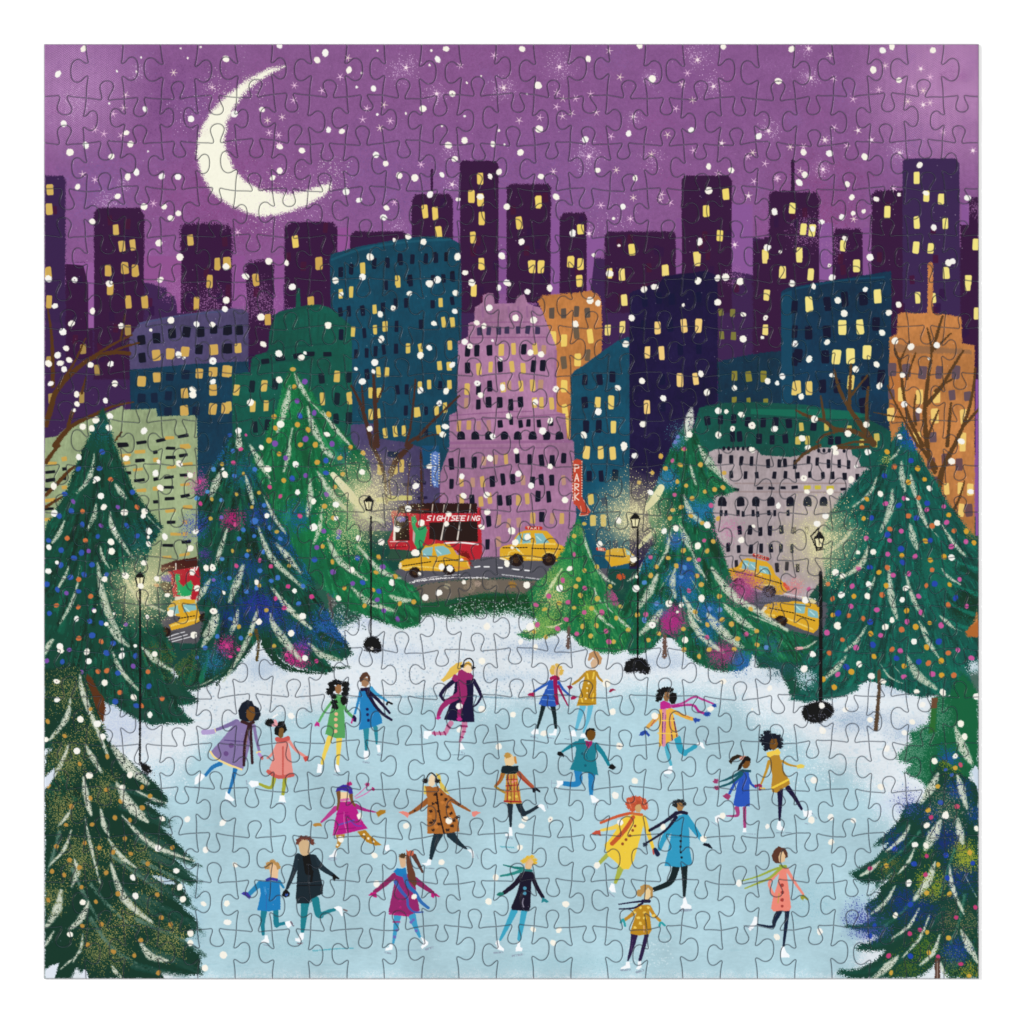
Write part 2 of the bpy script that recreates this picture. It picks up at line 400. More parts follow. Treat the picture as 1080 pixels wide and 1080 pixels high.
rects('765,325;835,325;906,318;970,325', 32, 60, '5E5148'); rects('906,440;835,610;970,562', 32, 66, '6B5A48')
rects('775,470;838,478;983,458;915,590;834,740;840,880', 34, 76, 'EECB62', rot=-3); line('855,930;865,1040', (24, 8), 'E8C25C', own=False)
fr(0, 0)
bld('teal building with a sloping roof right of the park sign', '602,600;602,397;606,391;614,386;628,376;640,367;652,359;664,355;666,600', '194E66')
fr(440, 270, 5.4); rects('955,705;1040,705;955,835;962,970;1035,970', 32, 66, '0C2136'); rects('1028,835', 32, 66, 'E9C865')
fr(640, 270, 5.4); rects('32,690', 32, 60, '0C2136'); rects('26,832;36,975', 33, 72, 'EACB68')
fr(600, 470, 5.4); rects('100,42;182,42;250,45', 36, 74, 'EAC86A'); rects('115,175;183,175;262,170', 32, 66, '0C2136'); rects('125,302;140,425;195,423', 32, 64, 'D9BC5E')
rects('200,320;262,560', 30, 50, '1B3350')
fr(0, 0)
bld('pink stepped tower over the pond road', '464,600;464,500;474,472;474,438;482,434;483,360;494,355;494,341;500,339;501,324;509,319;509,311;515,309;520,310;522,320;543,320;546,312;553,310;557,320;565,323;570,324;573,331;578,345;587,366;587,434;596,437;598,462;605,466;608,520;606,600', 'A47397')
fr(440, 270, 5.4)
for q in ('335,378;690,376', '296,465;745,462', '195,908;500,888;650,885', '190,940;840,900'): line(q, 7, '8B5583', own=False, alpha=.75, rough=.3)
line('790,540;782,880', 14, '94618F', own=False, alpha=.6); line('190,1065;880,1055', 16, '8F5A88', own=False, alpha=.7)
for x in (372, 418, 520, 575, 625, 660): line([(x, 290), (x + 3, 345)], 12, '91608D', own=False, alpha=.7)
rects('356,428;406,426;462,424;513,424;575,422;630,420;688,425', 27, 44, '3E3555')
rects('284,540;342,540;415,537;608,528;286,640;473,632;660,628;716,622;348,757;412,740;347,842;405,836;473,836;535,845;590,834', 30, 62, '17192D')
rects('482,535;547,530;672,528;350,642;420,632;540,632;602,638;282,757;490,748;592,738;660,738;710,835;766,838;670,835', 28, 64, 'D9B45C', rot=-3)
rects('722,535;525,740;705,735;282,838', 26, 56, 'B88C72')
rects('238,968;292,966', 24, 60, 'C89A5C'); rects('350,968;408,966', 24, 56, 'B3807F')
rects('473,957;535,940;588,953;637,950;692,950;760,945', 26, 44, '17192D')
for x in (250, 330, 408, 497, 573, 658, 738, 810): dot([(x, 1022)], 22, '17192D', 24, own=False); rects([(x, 1036)], 42, 20, '17192D')
fr(400, 470, 5.4)
line('390,15;1010,12', 8, '8F5A88', own=False, alpha=.7)
rects('412,102;473,100;540,98;788,75;857,80;925,85;983,85;1052,75;412,218;645,205;704,190;760,190;870,205;925,192;985,197;687,312;737,312;903,292;962,295;625,430;924,408;618,560;527,310', 28, 62, '17192D', rot=-2)
rects('722,78;587,205;470,205;790,308;845,305;580,320;628,300;872,412;1040,418;472,305', 26, 60, 'CDA45C', rot=-2)
rects('598,85;660,80;820,195;1048,195;530,212;680,425;740,440;795,440;983,412;680,545', 26, 56, 'B98C78')
fr(0, 0)
bld('plum block by the lamp behind bare branches', '370,448;395,446;396,462;425,466;464,478;464,560;420,560;370,560', '4B4268')
poly('445,470;463,470;463,494;446,494', '1B4D72', own=False)
fr(400, 470, 5.4); rects('85,52', 66, 34, '1B2540'); rects('240,210;160,222;245,298', 56, 20, '2A2442'); rects('90,120;128,118;8,130', 26, 70, 'CFAF55'); rects('150,298;12,308;70,300', 70, 26, 'C9C069')
fr(240, 470, 5.4); rects('945,50;740,42', 62, 30, '1B2540'); rects('865,130;955,130;990,120', 26, 66, 'CFAF55'); rects('880,312;1008,300', 74, 24, 'C9C069')
fr(0, 0)
bld('navy building with sparse lit windows', '664,600;664,310;668,307;697,297;700,291;729,288;744,285;755,290;757,300;757,440;757,560;720,600', '251E42')
fr(640, 270, 5.4)
rects('215,255;295,240;372,245;522,235;360,400;210,395;528,530;420,530;320,700;320,860', 32, 60, '1C1C3E')
rects('286,410;440,400;524,397;232,550;314,552;418,703;508,700;228,860', 34, 72, 'F2CC78', rot=-2)
fr(0, 0)
bld('low dark teal block with olive windows', '757,382;770,378;803,372;824,370;830,440;757,440', '013A50', rough=.8)
fr(640, 270, 5.4); rects('728,685;806,683;893,685', 34, 60, '8A8233'); rects('726,820;808,825;905,830', 28, 34, '8A8233')
fr(0, 0)
bld('dark teal building with square lit windows at right', '824,440;824,308;830,304;850,300;895,293;925,288;940,286;940,500;824,470', '023A54')
poly('824,310;835,306;836,430;824,440', '0D4C66', own=False, alpha=.8)
fr(840, 270, 5.4)
line('0,185;250,140;500,120', 10, '12506A', own=False, alpha=.7)
rects('178,275;275,245;380,240;72,438;175,435;455,390;165,575;148,740;230,740;395,720;480,690;385,850;8,570', 44, 78, '0B2036', jit=1)
rects('70,275;465,230;262,410;360,405;230,576;310,568;403,550', 46, 82, 'F3E080', jit=1); rects('70,750;8,745;310,720', 36, 78, 'E8C86A')
fr(640, 270, 5.4); rects('1070,290;1072,430;1070,590', 36, 70, '0B2036'); rects('1068,755', 32, 80, 'E8C86A')
fr(0, 0)
bld('orange building with a spire by the right edge', '938,356;946,352;947,332;950,330;978,330;979,278;982,276;984,278;984,330;1014,334;1015,362;1028,364;1028,560;1032,660;1018,668;960,640;938,560', 'C17C43', rough=.7)
fr(840, 270, 5.4)
poly('570,500;1000,535;1000,560;560,552', '936848', own=False, alpha=.8, rough=1); poly('525,575;600,570;600,930;525,940', 'B8692E', own=False, alpha=.5)
rects('545,645;628,650;720,662;815,660;910,665', 44, 72, '65505A'); rects('890,795;975,795;540,790;685,910;780,1030', 40, 56, '65505A')
rects('600,790;700,800;800,800;790,910;955,915;540,905;690,1040;945,1040', 40, 80, 'EFC86C')
fr(860, 470, 5.4)
rects('660,100;820,110;745,80;875,370;680,210', 44, 70, '6A4B50'); rects('750,245;828,245;885,250;828,370;840,0', 34, 70, 'EFC86C')
fr(0, 0)
poly('1029,400;1033,400;1033,565;1029,565', '8A4FA0', own=False)
bld('green flat roofed building behind the right lamp', '726,480;730,455;738,430;760,425;800,424;850,427;905,436;940,455;940,520;726,520', '12564C')
fr(640, 270, 5.4)
poly('820,868;1080,872;1080,915;820,900', '1F7259', own=False, alpha=.8); poly('560,850;800,838;1080,865;1080,875;560,870', '0E5147', own=False, alpha=.6)
rects('575,935;650,932;722,925;803,945;890,950;962,945;1040,955;715,1025;757,1030;868,1040;945,1045;1015,1040', 32, 56, '0E2233')
fr(840, 270, 5.4)
poly('0,870;300,880;430,910;300,930;0,915', '1F7259', own=False, alpha=.7)
rects('25,970;172,975;300,985;455,1030;370,1070;450,1070;60,1050;10,1050', 28, 46, 'C9B455'); rects('95,970;195,1050;235,1050', 32, 46, '0E2233')
fr(0, 0)
bld('pale grey mansion with arched windows', '745,478;754,474;780,472;796,472;803,480;833,482;853,479;857,472;880,472;897,473;899,480;905,483;908,492;918,494;925,520;905,560;860,620;845,640;755,610', 'AD9EA2')
fr(720, 470, 5.4)
line('300,215;930,215', 9, '94807F', own=False, alpha=.7); line('280,262;900,266', 9, '94807F', own=False, alpha=.7)
for x in (235, 262, 290, 315, 345, 375, 775, 805, 835, 870): dot([(x, 16 + (x > 500) * 12)], 9, DK, 12, own=False)
dot('920,30', 9, DK, 11, own=False)
rects('215,75;275,80;336,88;393,85;490,100;548,100;585,98;637,105;715,85;768,92;832,100;893,104;943,106', 22, 50, '12182A')
rects('277,165;358,165;425,170;525,170;585,168;652,168;725,165;798,168;857,170;925,178;997,180', 22, 40, '12182A')
rects('305,250;440,242;505,242;572,240;637,238;915,247', 34, 16, '12182A'); rects('710,238;770,238;840,240', 40, 24, 'C9B83A')
for x in (225, 330, 417, 503, 613, 712, 803): dot([(x, 316)], 22, '12182A', 26, own=False); rects([(x, 330)], 44, 30, '12182A')
rects('220,384;247,384;316,385;345,390;402,385;428,390;492,383;525,383;600,383', 18, 34, '12182A')
rects('325,480;387,480;443,487;500,485;565,477', 24, 52, '12182A'); rects('637,482;705,480', 22, 42, '4B4347')
rects('190,575;258,582;320,588;387,588;450,583;505,585;558,585;622,585', 22, 48, '12182A'); rects('230,665;305,675;538,693;593,688;657,695', 22, 50, '2A2730')
fr(0, 0)
bld('pale green building with dashed windows at the left edge', '47,462;60,460;71,450;85,444;111,436;129,428;131,432;165,431;166,439;205,438;208,442;209,590;205,600;150,620;47,560', '98A97E')
fr(40, 470, 5.4)
poly('640,0;690,0;690,640;640,640', '869B6C', own=False, alpha=.35)
def dashes(p, c): rects(p, 56, 18, c, rot=-5, jit=1)
dashes('485,0;580,85;500,155;578,198;755,15;828,55;755,68;745,180;835,168;745,238;750,302;838,285;758,436;738,568;845,548;70,150;70,196;60,250;60,360', '141C26')
rects('668,38;670,190;670,320;675,456;150,133;150,185', 26, 20, '141C26', rot=-5)
dashes('580,35;500,55;570,135;500,100;590,255;840,8;850,105;760,122;838,222;755,372;852,350;785,505;735,635;835,620;80,100;70,310;60,420', 'CBA24A')
rects('670,80;670,245;838,435;838,502;150,75;150,238', 30, 24, 'CBA24A', rot=-5)
fr(40, 270, 5.4)
dashes('590,1062;480,1072;828,1024;700,1050', '141C26'); dashes('750,1035;835,1080', 'CBA24A')
# ---- bare trees
def bare(label, items, c):
    m = motif('printed_bare_tree', label, 0, 'bare brown trees in the painted park')
    for (f, q, wd) in items:
        fr(*f); line(q, wd, c, rough=.5)
    return m
A = (40, 270, 5.4); B = (840, 270, 5.4); Cc = (240, 270, 5.4); D = (240, 470, 5.4); E_ = (400, 470, 5.4)
bare('bare brown branches reaching in from the left edge', [
    (A, '45,960;75,860;100,780;170,690;290,590;420,550;520,555', (34, 22)), (A, '85,740;80,480;55,300', (26, 10)),
    (A, '95,1078;190,970;330,900;430,855;545,832', (32, 8)), (A, '290,590;380,530;470,480;535,450', (20, 9)), (A, '420,550;480,520;575,495', (16, 12)),
    (A, '470,480;485,400;495,330', (14, 6)), (A, '120,740;210,600;270,470', (18, 8)), (A, '160,1010;195,890', (18, 22)), (A, '250,780;272,690', (14, 9)),
    ((40, 470, 5.4), '45,95;90,30;120,0', (22, 20)), ((40, 470, 5.4), '45,280;110,215;180,140;255,95', (22, 16)), ((40, 470, 5.4), '45,350;90,320;150,285', (20, 12)),
    (A, '440,1050;475,1005', (10, 10))], '59391F')
bare('bare brown tree over the orange building at the right edge', [
    (B, '720,1080;640,920;610,780;590,620;560,530', (24, 12)), (B, '590,600;640,490', (14, 6)), (B, '630,700;655,620;680,550', (14, 8)),
    (B, '745,1080;730,900;750,700;770,540;745,410', (30, 10)), (B, '775,540;800,450;832,345', (20, 14)), (B, '790,530;830,490;880,440', (14, 6)),
    (B, '740,850;830,740;880,650;950,540', (24, 12)), (B, '790,770;840,730;890,700', (18, 10)), (B, '860,1080;870,960;880,840', (24, 14)),
    (B, '900,1080;960,940;1000,800;1020,640', (26, 12)), (B, '960,960;1040,870', (18, 14)), (B, '740,1050;775,960;810,880', (20, 8)),
    (B, '690,1080;650,1000;560,830;520,740', (20, 8)), (B, '680,960;670,880;680,790', (16, 8)), (B, '640,925;540,910;440,890', (12, 6)),
    ((860, 470, 5.4), '680,150;640,60;590,0', (26, 20)), ((860, 470, 5.4), '700,260;720,150;760,60;790,0', (36, 22)), ((860, 470, 5.4), '780,380;820,300;850,200', (20, 10)), ((860, 470, 5.4), '640,0;650,60;690,130', 20)], '5D4025')
bare('bare brown branches in front of the dark teal building', [
    (B, '440,1070;380,980;310,880;250,770;215,650', (38, 14)), (B, '300,870;305,740;310,620', (26, 14)), (B, '315,790;355,740;405,680', (18, 10)),
    (B, '405,960;400,850;410,750', (24, 16)), (B, '430,1050;330,1000;220,985;160,940;60,910;0,880', (30, 14)), (B, '160,940;150,870;138,800', (20, 12)),
    (B, '430,1060;330,1060;240,1080', (20, 10)), (B, '120,1060;160,1020;230,1000', (16, 12)), ((720, 470, 5.4), '640,100;700,40;780,0', (14, 24)), ((720, 470, 5.4), '880,10;980,10;1060,5', (24, 14))], '5A4027')
bare('bare brown trees behind the second lamp', [
    (Cc, '825,1080;790,950;760,850;705,740', (30, 12)), (Cc, '850,1080;840,850;830,650', (34, 14)), (Cc, '850,830;870,790;890,735', (12, 6)), (Cc, '775,870;770,800;765,740', (14, 6)),
    (Cc, '1015,1080;1040,980;1055,870;1070,705', (16, 10)), (Cc, '1020,1080;1050,1050;1080,1030', (20, 14)),
    (D, '905,330;890,160;840,30;825,0', (18, 26)), (D, '935,170;960,95;1045,0', (20, 24)), (D, '930,300;920,200;935,150', (12, 14)),
    (E_, '190,985;180,800;175,560', (24, 22)), (E_, '175,570;205,480;240,400;300,330;370,270', (18, 6)), (E_, '175,560;160,300;175,100', (12, 6)), (E_, '245,400;240,200;235,40', (20, 8)),
    (E_, '60,150;110,60;180,0', (22, 24)), ((440, 270, 5.4), '0,1040;50,980;110,920;240,795', (20, 10)), ((440, 270, 5.4), '0,1050;80,1020;150,1015', (10, 5))], '4A3128')
# ================================================================== GROUND OF THE PICTURE
fr(0, 0)
snw = motif('printed_snow_bank', 'pale blue white snow banks around the painted ice')
poly('46,680;130,690;180,705;220,690;300,655;355,650;380,645;430,645;480,640;520,638;580,640;620,655;700,672;760,680;800,682;870,690;900,690;1034,690;1034,1034;46,1034', 'DCE4EA', own=True)
w_ = win(47, 600, 1033, 1033)
k_ = (IDM[w_] == snw)[..., None]
COL[w_] = np.where(k_, COL[w_] * (1 + ((GR4[w_] - .5) * .06 + (STKH[w_] - .5) * .05)[..., None]) - (GR2[w_] > .80)[..., None] * np.array([.05, .025, .01]), COL[w_])
for (x, y, r, ry, c, d) in ((275, 705, 26, 16, 'B4C6D9', 1), (575, 684, 45, 12, 'A9BCD3', .9), (130, 765, 34, 26, 'C0CCE2', .8), (905, 760, 42, 16, 'A9BDD3', .9), (700, 697, 45, 12, 'B9CADD', .8), (960, 770, 30, 14, 'B0C3D9', .8),
                            (410, 690, 60, 12, 'C6D4E4', .7), (540, 715, 60, 8, 'BCD0E0', .6), (110, 745, 30, 10, 'B8C8DE', .7), (950, 725, 40, 10, 'B5C7DC', .8), (805, 715, 60, 10, 'BFD2E0', .5), (380, 655, 30, 10, 'B9C6DC', .7)):
    spray(x, y, r, c, d * .6, ry=ry, wash=1.2)
ice = motif('printed_ice_rink', 'light blue frozen pond where the painted skaters glide')
poly('190,1033;180,975;160,920;152,870;155,835;170,815;195,795;225,770;270,755;330,745;400,738;470,732;560,737;610,728;660,722;720,720;765,728;800,748;835,768;855,782;880,800;915,815;930,840;945,860;935,900;900,1033', 'ABCDD8', rough=6, soft=14)
EDG_ = smooth(pts('152,870;155,835;170,815;195,795;225,770;270,755;330,745;400,738;470,732;560,737;610,728;660,722;720,720;765,728;800,748;835,768;855,782;880,800;915,815;930,840;945,860'), False, 6)
for q_ in EDG_:
    spray(q_[0] + R.uniform(-6, 6), q_[1] + R.uniform(-5, 6), R.uniform(6, 22), R.choice(('DDE7EE', 'CFE0E8', 'BFD9E4')), .42, wash=.5, mask=[ice])
k_ = (IDM[w_] == ice)[..., None]
COL[w_] = np.where(k_, COL[w_] * (1 + ((GR4[w_] - .5) * .10 + (STKH[w_] - .5) * .06 + (GR3[w_] - .5) * .03)[..., None]), COL[w_])
for (x, y, r, ry, c, d) in ((170, 815, 26, 20, 'B4D3E0', .6), (180, 740, 30, 10, 'DCE9F2', .4), (300, 770, 60, 10, 'BED9E3', .3), (420, 790, 90, 12, 'B4D3DE', .25), (330, 940, 70, 20, 'AFCFDA', .3), (600, 900, 80, 14, 'B5D5DE', .25), (850, 950, 40, 30, '97C4D2', .4),
                            (300, 1000, 80, 16, '9BC5D0', .45), (600, 1015, 100, 10, '9CC6D2', .4), (700, 800, 80, 10, 'AACFDA', .3), (205, 960, 14, 60, '9FC7DA', .4), (940, 850, 20, 14, 'C9D6EC', .5)):
    spray(x, y, r, c, d * .5, ry=ry, wash=1.5)
for _ in range(150):
    x, y = R.uniform(170, 930), R.uniform(760, 1030)
    line([(x, y), (x + R.uniform(6, 26), y + R.uniform(-1.5, 1.5))], (1.4, .6), R.choice(('B9DAE4', '93C0CD', 'C3DFE8', '9AC6D2')), alpha=.35, own=False, rough=.5)
for q in ('330,1003;352,1001;372,1000', '528,893;542,894'): line(q, 1.2, '3FA3B5', own=False, alpha=.7, rough=.4)
for q in ('345,735;400,736;470,734;560,737;600,733', '480,733;530,736'): line(q, 1.3, '7FA3B5', own=False, alpha=.7, rough=.5)
for (a, b, y0, y1, nn, c) in ((400, 560, 655, 735, 420, '93A9BE'), (180, 330, 715, 760, 150, '8FA6BA'), (860, 960, 770, 840, 130, 'B7D3DC'), (820, 880, 770, 830, 160, 'E6F0F6'), (640, 800, 700, 740, 120, 'EFF5FA'), (660, 710, 990, 1020, 130, 'D5E8EF'), (100, 200, 780, 840, 120, 'E4EEF5')):
    for _ in range(nn): dot([(R.uniform(a, b), R.uniform(y0, y1))], R.uniform(.35, .9), c, own=False, alpha=.55)
# ---- road, kerb wall and hedge
fr(400, 470, 5.4)
road = motif('printed_road', 'grey painted road with white edge lines behind the park')
poly('60,720;160,690;330,660;560,640;600,632;760,640;1000,650;1090,640;1200,700;1300,700;1300,860;1090,830;950,770;700,750;450,765;260,790;60,860', '56555F', rough=.8)
fr(720, 470, 5.4)
motif('printed_road', 'grey painted road sloping down below the pale grey mansion')
poly('230,760;420,830;600,860;700,880;900,900;900,1090;780,1085;600,1060;420,990;260,900;200,820', '54555E', rough=.8)
fr(40, 470, 5.4)
motif('printed_road', 'small patch of grey painted road beside the left lamp')
poly('640,1030;760,960;960,940;1000,1000;960,1080;900,1130;760,1120;700,1080', '57555B', rough=.8)
fr(400, 470, 5.4)
line('110,800;200,775;340,757;460,752;620,755', 7, 'E3E0E0', own=False, rough=.6, grain=.3); line('200,768;330,745;460,735', 4, 'D9D6D8', own=False, grain=.35)
line('700,735;830,750;960,768', 7, 'B9B9BE', own=False, grain=.45)
for q in ('545,692;572,688', '598,690;625,690', '755,703;795,707', '830,710;855,712', '680,695;700,695'): line(q, 8, 'E8E8EA', own=False)
fr(720, 470, 5.4)
line('270,850;330,900;430,965;520,1010;600,1050', (8, 10), 'E9EAEA', own=False, grain=.2, rough=.4); line('560,840;640,855;760,875', 6, 'D5D6DA', own=False, grain=.4)
fr(40, 660, 5.4)
for q in ('725,72;780,50;835,35', '740,82;800,65;850,50', '760,92;880,60'): line(q, 5, 'DDDDE0', own=False)
fr(400, 470, 5.4)
kerb = motif('printed_stone_wall', 'low brown grey stone wall between the road and the hedge')
poly('110,840;220,800;330,775;500,762;700,760;860,770;950,785;960,860;800,850;600,845;450,870;300,900;180,905;120,880', '6C6257', rough=1.5)
for (x, y, r, c) in ((386, 800, 20, '9A9178'), (515, 800, 40, '857766'), (640, 800, 35, '7E7263'), (760, 790, 22, '9C7434'), (230, 830, 30, '5F564E'), (560, 790, 18, 'A08C7C'), (860, 815, 30, '575350')): dot([(x, y)], r, c, own=False, grain=.4, rough=1)
hedge = motif('printed_hedge', 'dark green hedge dusted with snow beside the ice')
poly('150,920;230,895;420,880;500,860;640,840;760,845;900,845;1000,850;1000,985;880,990;760,960;600,965;500,975;400,985;300,960;200,990;150,980', '1F5A37', rough=3, soft=3)
poly('400,900;520,860;700,845;860,855;880,930;600,940;430,950', '1B4728', rough=3, own=False, soft=3, grain=.35)
for _ in range(700):
    x, y = R.uniform(400, 950), R.uniform(870, 990)
    if R.random() < (y - 850) / 150: dot([(x, y)], R.uniform(1.5, 3), 'DDE6E6', own=False, alpha=.8)
fr(240, 470, 5.4)
hb = motif('printed_bush', 'speckled dark green bush left of the second lamp post')
poly('560,770;640,800;700,850;760,900;800,950;720,1010;600,1050;500,1050;440,1000;460,800', '2B5A4B', rough=3, soft=3)
poly('560,780;610,770;620,900;580,950', '6A6A66', own=False, rough=1, alpha=.8)
for _ in range(420):
    dot([(R.uniform(580, 790), R.uniform(880, 1050))], R.uniform(1.5, 3.2), R.choice(('DDE6EA', 'DDE6EA', '14382B')), own=False, alpha=.8)
line('570,790;600,1000', (26, 10), '5A5450', own=False, rough=1, grain=.3)

# ---- sightseeing bus
fr(400, 470, 5.4)
def sub(p, name, label=None): return motif(name, label, p, None)
def bus():
    b = motif('printed_bus', 'red sightseeing bus with white lettering beside the pink tower', 0, 'printed_buses')
    poly('48,545;80,470;65,372;130,368;250,380;555,385;560,350;578,352;582,500;588,620;575,645;520,652;480,648;440,600;380,575;250,570;190,600;60,590', 'BE2632', rough=.5)
    poly('60,590;190,600;200,660;80,660;50,640', '2F5140', own=False, rough=1)
    poly('430,590;500,600;520,640;530,690;470,640', '7A1F1F', own=False, rough=1, grain=.3)
    sub(b, 'roof'); poly('110,345;195,330;330,325;555,330;558,385;400,384;190,386;105,382', '33201E', rough=.6)
    for q in ('305,335;300,378', '370,338;365,378', '450,335;445,378', '520,335;515,378'): line(q, 6, 'C8B8A8', own=False)
    line('215,365;280,365', 10, '6A2A20', own=False)
    sub(b, 'window'); poly('285,440;420,432;560,430;562,548;400,545;285,532', '2F211B', rough=.4)
    sub(b, 'window'); poly('85,402;168,400;172,540;85,540', '2F211B', rough=.4)
    use(b)
    line('460,435;445,535', (7, 9), 'D8CFC5', own=False); line('370,440;352,535', (6, 9), 'D8CFC5', own=False); line('88,420;85,535', (8, 14), 'EAE0D6', own=False)
    line('372,556;460,552;562,562', 9, 'F0ECE8', own=False); line('62,547;160,546', 5, 'F0D0CC', own=False)
    line('150,575;60,580', 5, '7A1720', own=False)
    dot('128,418', 24, '6E63B4', 16, own=False, rough=1)
    sub(b, 'lettering', 'white hand painted SIGHTSEEING lettering')
    G5 = {'S': '1,0;.1,.05;.1,.4;.9,.6;.9,.95;0,1', 'I': '.5,0;.5,1', 'G': '1,.1;.3,0;0,.5;.3,1;1,.9;1,.55;.6,.55', 'H': '0,0;0,1|1,0;1,1|0,.5;1,.5', 'T': '0,0;1,0|.5,0;.5,1',
          'E': '1,0;0,0;0,1;1,1|0,.5;.8,.5', 'N': '0,1;0,0;1,1;1,0', 'P': '0,1;0,0;1,.1;1,.45;0,.55', 'A': '0,1;.5,0;1,1|.2,.65;.8,.65', 'R': '0,1;0,0;1,.1;.9,.45;0,.55;1,1', 'K': '0,0;0,1|1,0;0,.55;1,1', 'X': '0,0;1,1|1,0;0,1'}
    globals()['G5'] = G5
    write('SIGHTSEEING', 270, 400, 306, 26, .74, 'F4EFEA', 5.5, slant=-.25)
    fr(400, 470, 5.4)
def write(s, x, y, total, h, k, c, wd, slant=0, vert=False, step=None):
    n_ = len(s); adv = total / n_
    for i, ch in enumerate(s):
        cw = (adv * k) if ch != 'I' else adv * .4
        ox = x + (0 if vert else i * adv + (adv * .18 if ch == 'I' else 0)); oy = y + (i * step if vert else 0)
        if vert: cw = total
        for seg in G5[ch].split('|'):
            q = [tuple(float(v) for v in a.split(',')) for a in seg.split(';')]
            line([(ox + a * cw + slant * (b - 1) * h, oy + b * h) for a, b in q], wd, c, sm=False, soft=.6)
bus()
# statue shape in front of the bus
st = motif('printed_statue', 'bright green statue figure on the front of the red bus')
poly('185,405;205,400;215,425;205,450;215,470;262,455;275,480;262,530;245,575;215,590;200,560;205,510;190,470;183,440', '2FA060', rough=.6)
poly('192,480;205,500;200,560;190,540', 'B9A7A0', own=False)
# ---- taxis
def taxi(label, body, wins_, wheels, hub, sign=None, cheq=(), hi=(), shade=None):
    t_ = motif('printed_taxi', label, 0, 'yellow taxis on the painted road')
    poly(body, 'DDA726', rough=.3, sm=False)
    if shade:
        for (q, c, wd) in shade: line(q, wd, c, own=False, rough=.6, alpha=.9)
    for q in hi: line(q, 9, 'F3DA7A', own=False, alpha=.7, rough=.5)
    for q in wins_:
        sub(t_, 'window'); poly(q, '7FB8BC', rough=.3); x, y = [float(v) for v in q.split(';')[0].split(',')]
        line([(x + 12, y + 18), (x + 36, y + 40)], 7, 'B4DBDC', own=False)
    for (x, y) in wheels:
        sub(t_, 'wheel'); dot([(x, y)], hub, '2A1E18', hub * .92, rough=.6); dot([(x, y)], hub * .45, '4A3524', own=False, grain=.4)
    use(t_)
    for (a, b) in cheq:
        (x1, y1), (x2, y2) = a, b; m = max(2, int(math.hypot(x2 - x1, y2 - y1) / 15))
        for i in range(m):
            u = i / m; line([(x1 + (x2 - x1) * u, y1 + (y2 - y1) * u), (x1 + (x2 - x1) * (u + .5 / m), y1 + (y2 - y1) * (u + .5 / m))], 6, '2E2414', own=False, soft=.6)
    if sign:
        sub(t_, 'roof_sign'); line(sign, 20, 'C8352A', sm=False); x1, y1 = pts(sign)[0]; x2, y2 = pts(sign)[-1]
        sv = FR[:]; FR[:] = [0, 0, 1]
        L = math.hypot(x2 - x1, y2 - y1)
        sv2 = (x2 - x1, y2 - y1)
        for i, ch in enumerate('TAXI'):
            ox = x1 + sv2[0] * (i + .1) / 4; oy = y1 + sv2[1] * (i + .1) / 4 - 1.0
            for seg in G5[ch].split('|'):
                q = [tuple(float(v) for v in a.split(',')) for a in seg.split(';')]
                line([(ox + a * L / 6, oy + b * 2.2) for a, b in q], .6, 'F0D9C0', sm=False, own=False, soft=.5)
        FR[:] = sv
fr(400, 470, 5.4)
taxi('yellow taxi in front of the red bus', '110,690;118,662;150,645;228,636;240,600;262,568;330,558;400,562;425,590;440,618;500,640;518,700;440,716;380,716;240,712;150,712;125,702',
     ['245,600;262,582;305,576;300,628;250,634', '315,576;365,570;395,590;408,615;330,632'], [(203, 722), (397, 708)], 33,
     cheq=[((135, 685), (300, 660)), ((320, 660), (470, 648))], hi=['130,700;230,690;350,700', '500,660;512,690'], shade=[('470,645;505,650;512,685', 'D5402A', 14), ('120,675;118,695', 'E9DCC4', 16), ('400,690;500,700', 'D98F3A', 12)])
taxi('yellow taxi with a red roof sign right of the bus', '688,645;686,590;705,572;755,562;775,520;795,495;830,484;900,480;955,486;990,520;1010,555;1060,578;1080,600;1070,640;1010,660;850,655;720,652',
     ['762,560;790,512;812,500;800,560', '820,500;860,498;862,552;812,560', '885,500;930,500;968,552;895,560'], [(780, 652), (966, 648)], 40, sign='840,468;920,470',
     cheq=[((705, 582), (850, 580)), ((870, 585), (1040, 590))], hi=['700,630;740,635', '840,640;920,645', '760,555;1000,560'], shade=[('730,635;745,605;790,600;820,620', 'F1CF62', 8), ('930,625;960,608;1000,620', 'F1CF62', 8)])
line('690,640;720,650', 10, 'EFE0B0', own=False)
fr(600, 470, 5.4)
taxi('yellow taxi half hidden behind the third lamp post', '205,640;212,596;260,584;320,584;350,600;372,628;350,668;300,680;240,690;222,660', ['322,590;345,600;360,625;330,622'], [(365, 672)], 22, sign='165,588;200,592', cheq=[((235, 625), (330, 632))])
dot('298,745', 22, 'C8552A', 16, own=False, rough=1)
fr(720, 470, 5.4)
taxi('yellow taxi leaning downhill before the grey mansion', '230,745;262,702;312,690;340,650;370,640;480,660;510,690;530,735;580,785;600,825;570,848;530,850;470,830;400,810;360,800;280,768',
     ['345,652;378,656;366,705;336,700', '380,660;418,664;410,714;372,706', '436,682;485,690;508,738;438,722'], [(318, 790), (494, 832)], 40, sign='408,624;484,646',
     cheq=[((255, 708), (400, 742)), ((410, 742), (570, 788))], hi=['260,750;290,745', '430,790;520,800', '330,700;450,735'], shade=[('285,765;320,748;355,770;375,800', 'F1CF62', 9), ('470,800;500,795;530,820', 'F1D98A', 9), ('580,790;600,815', 'D9472A', 22)])
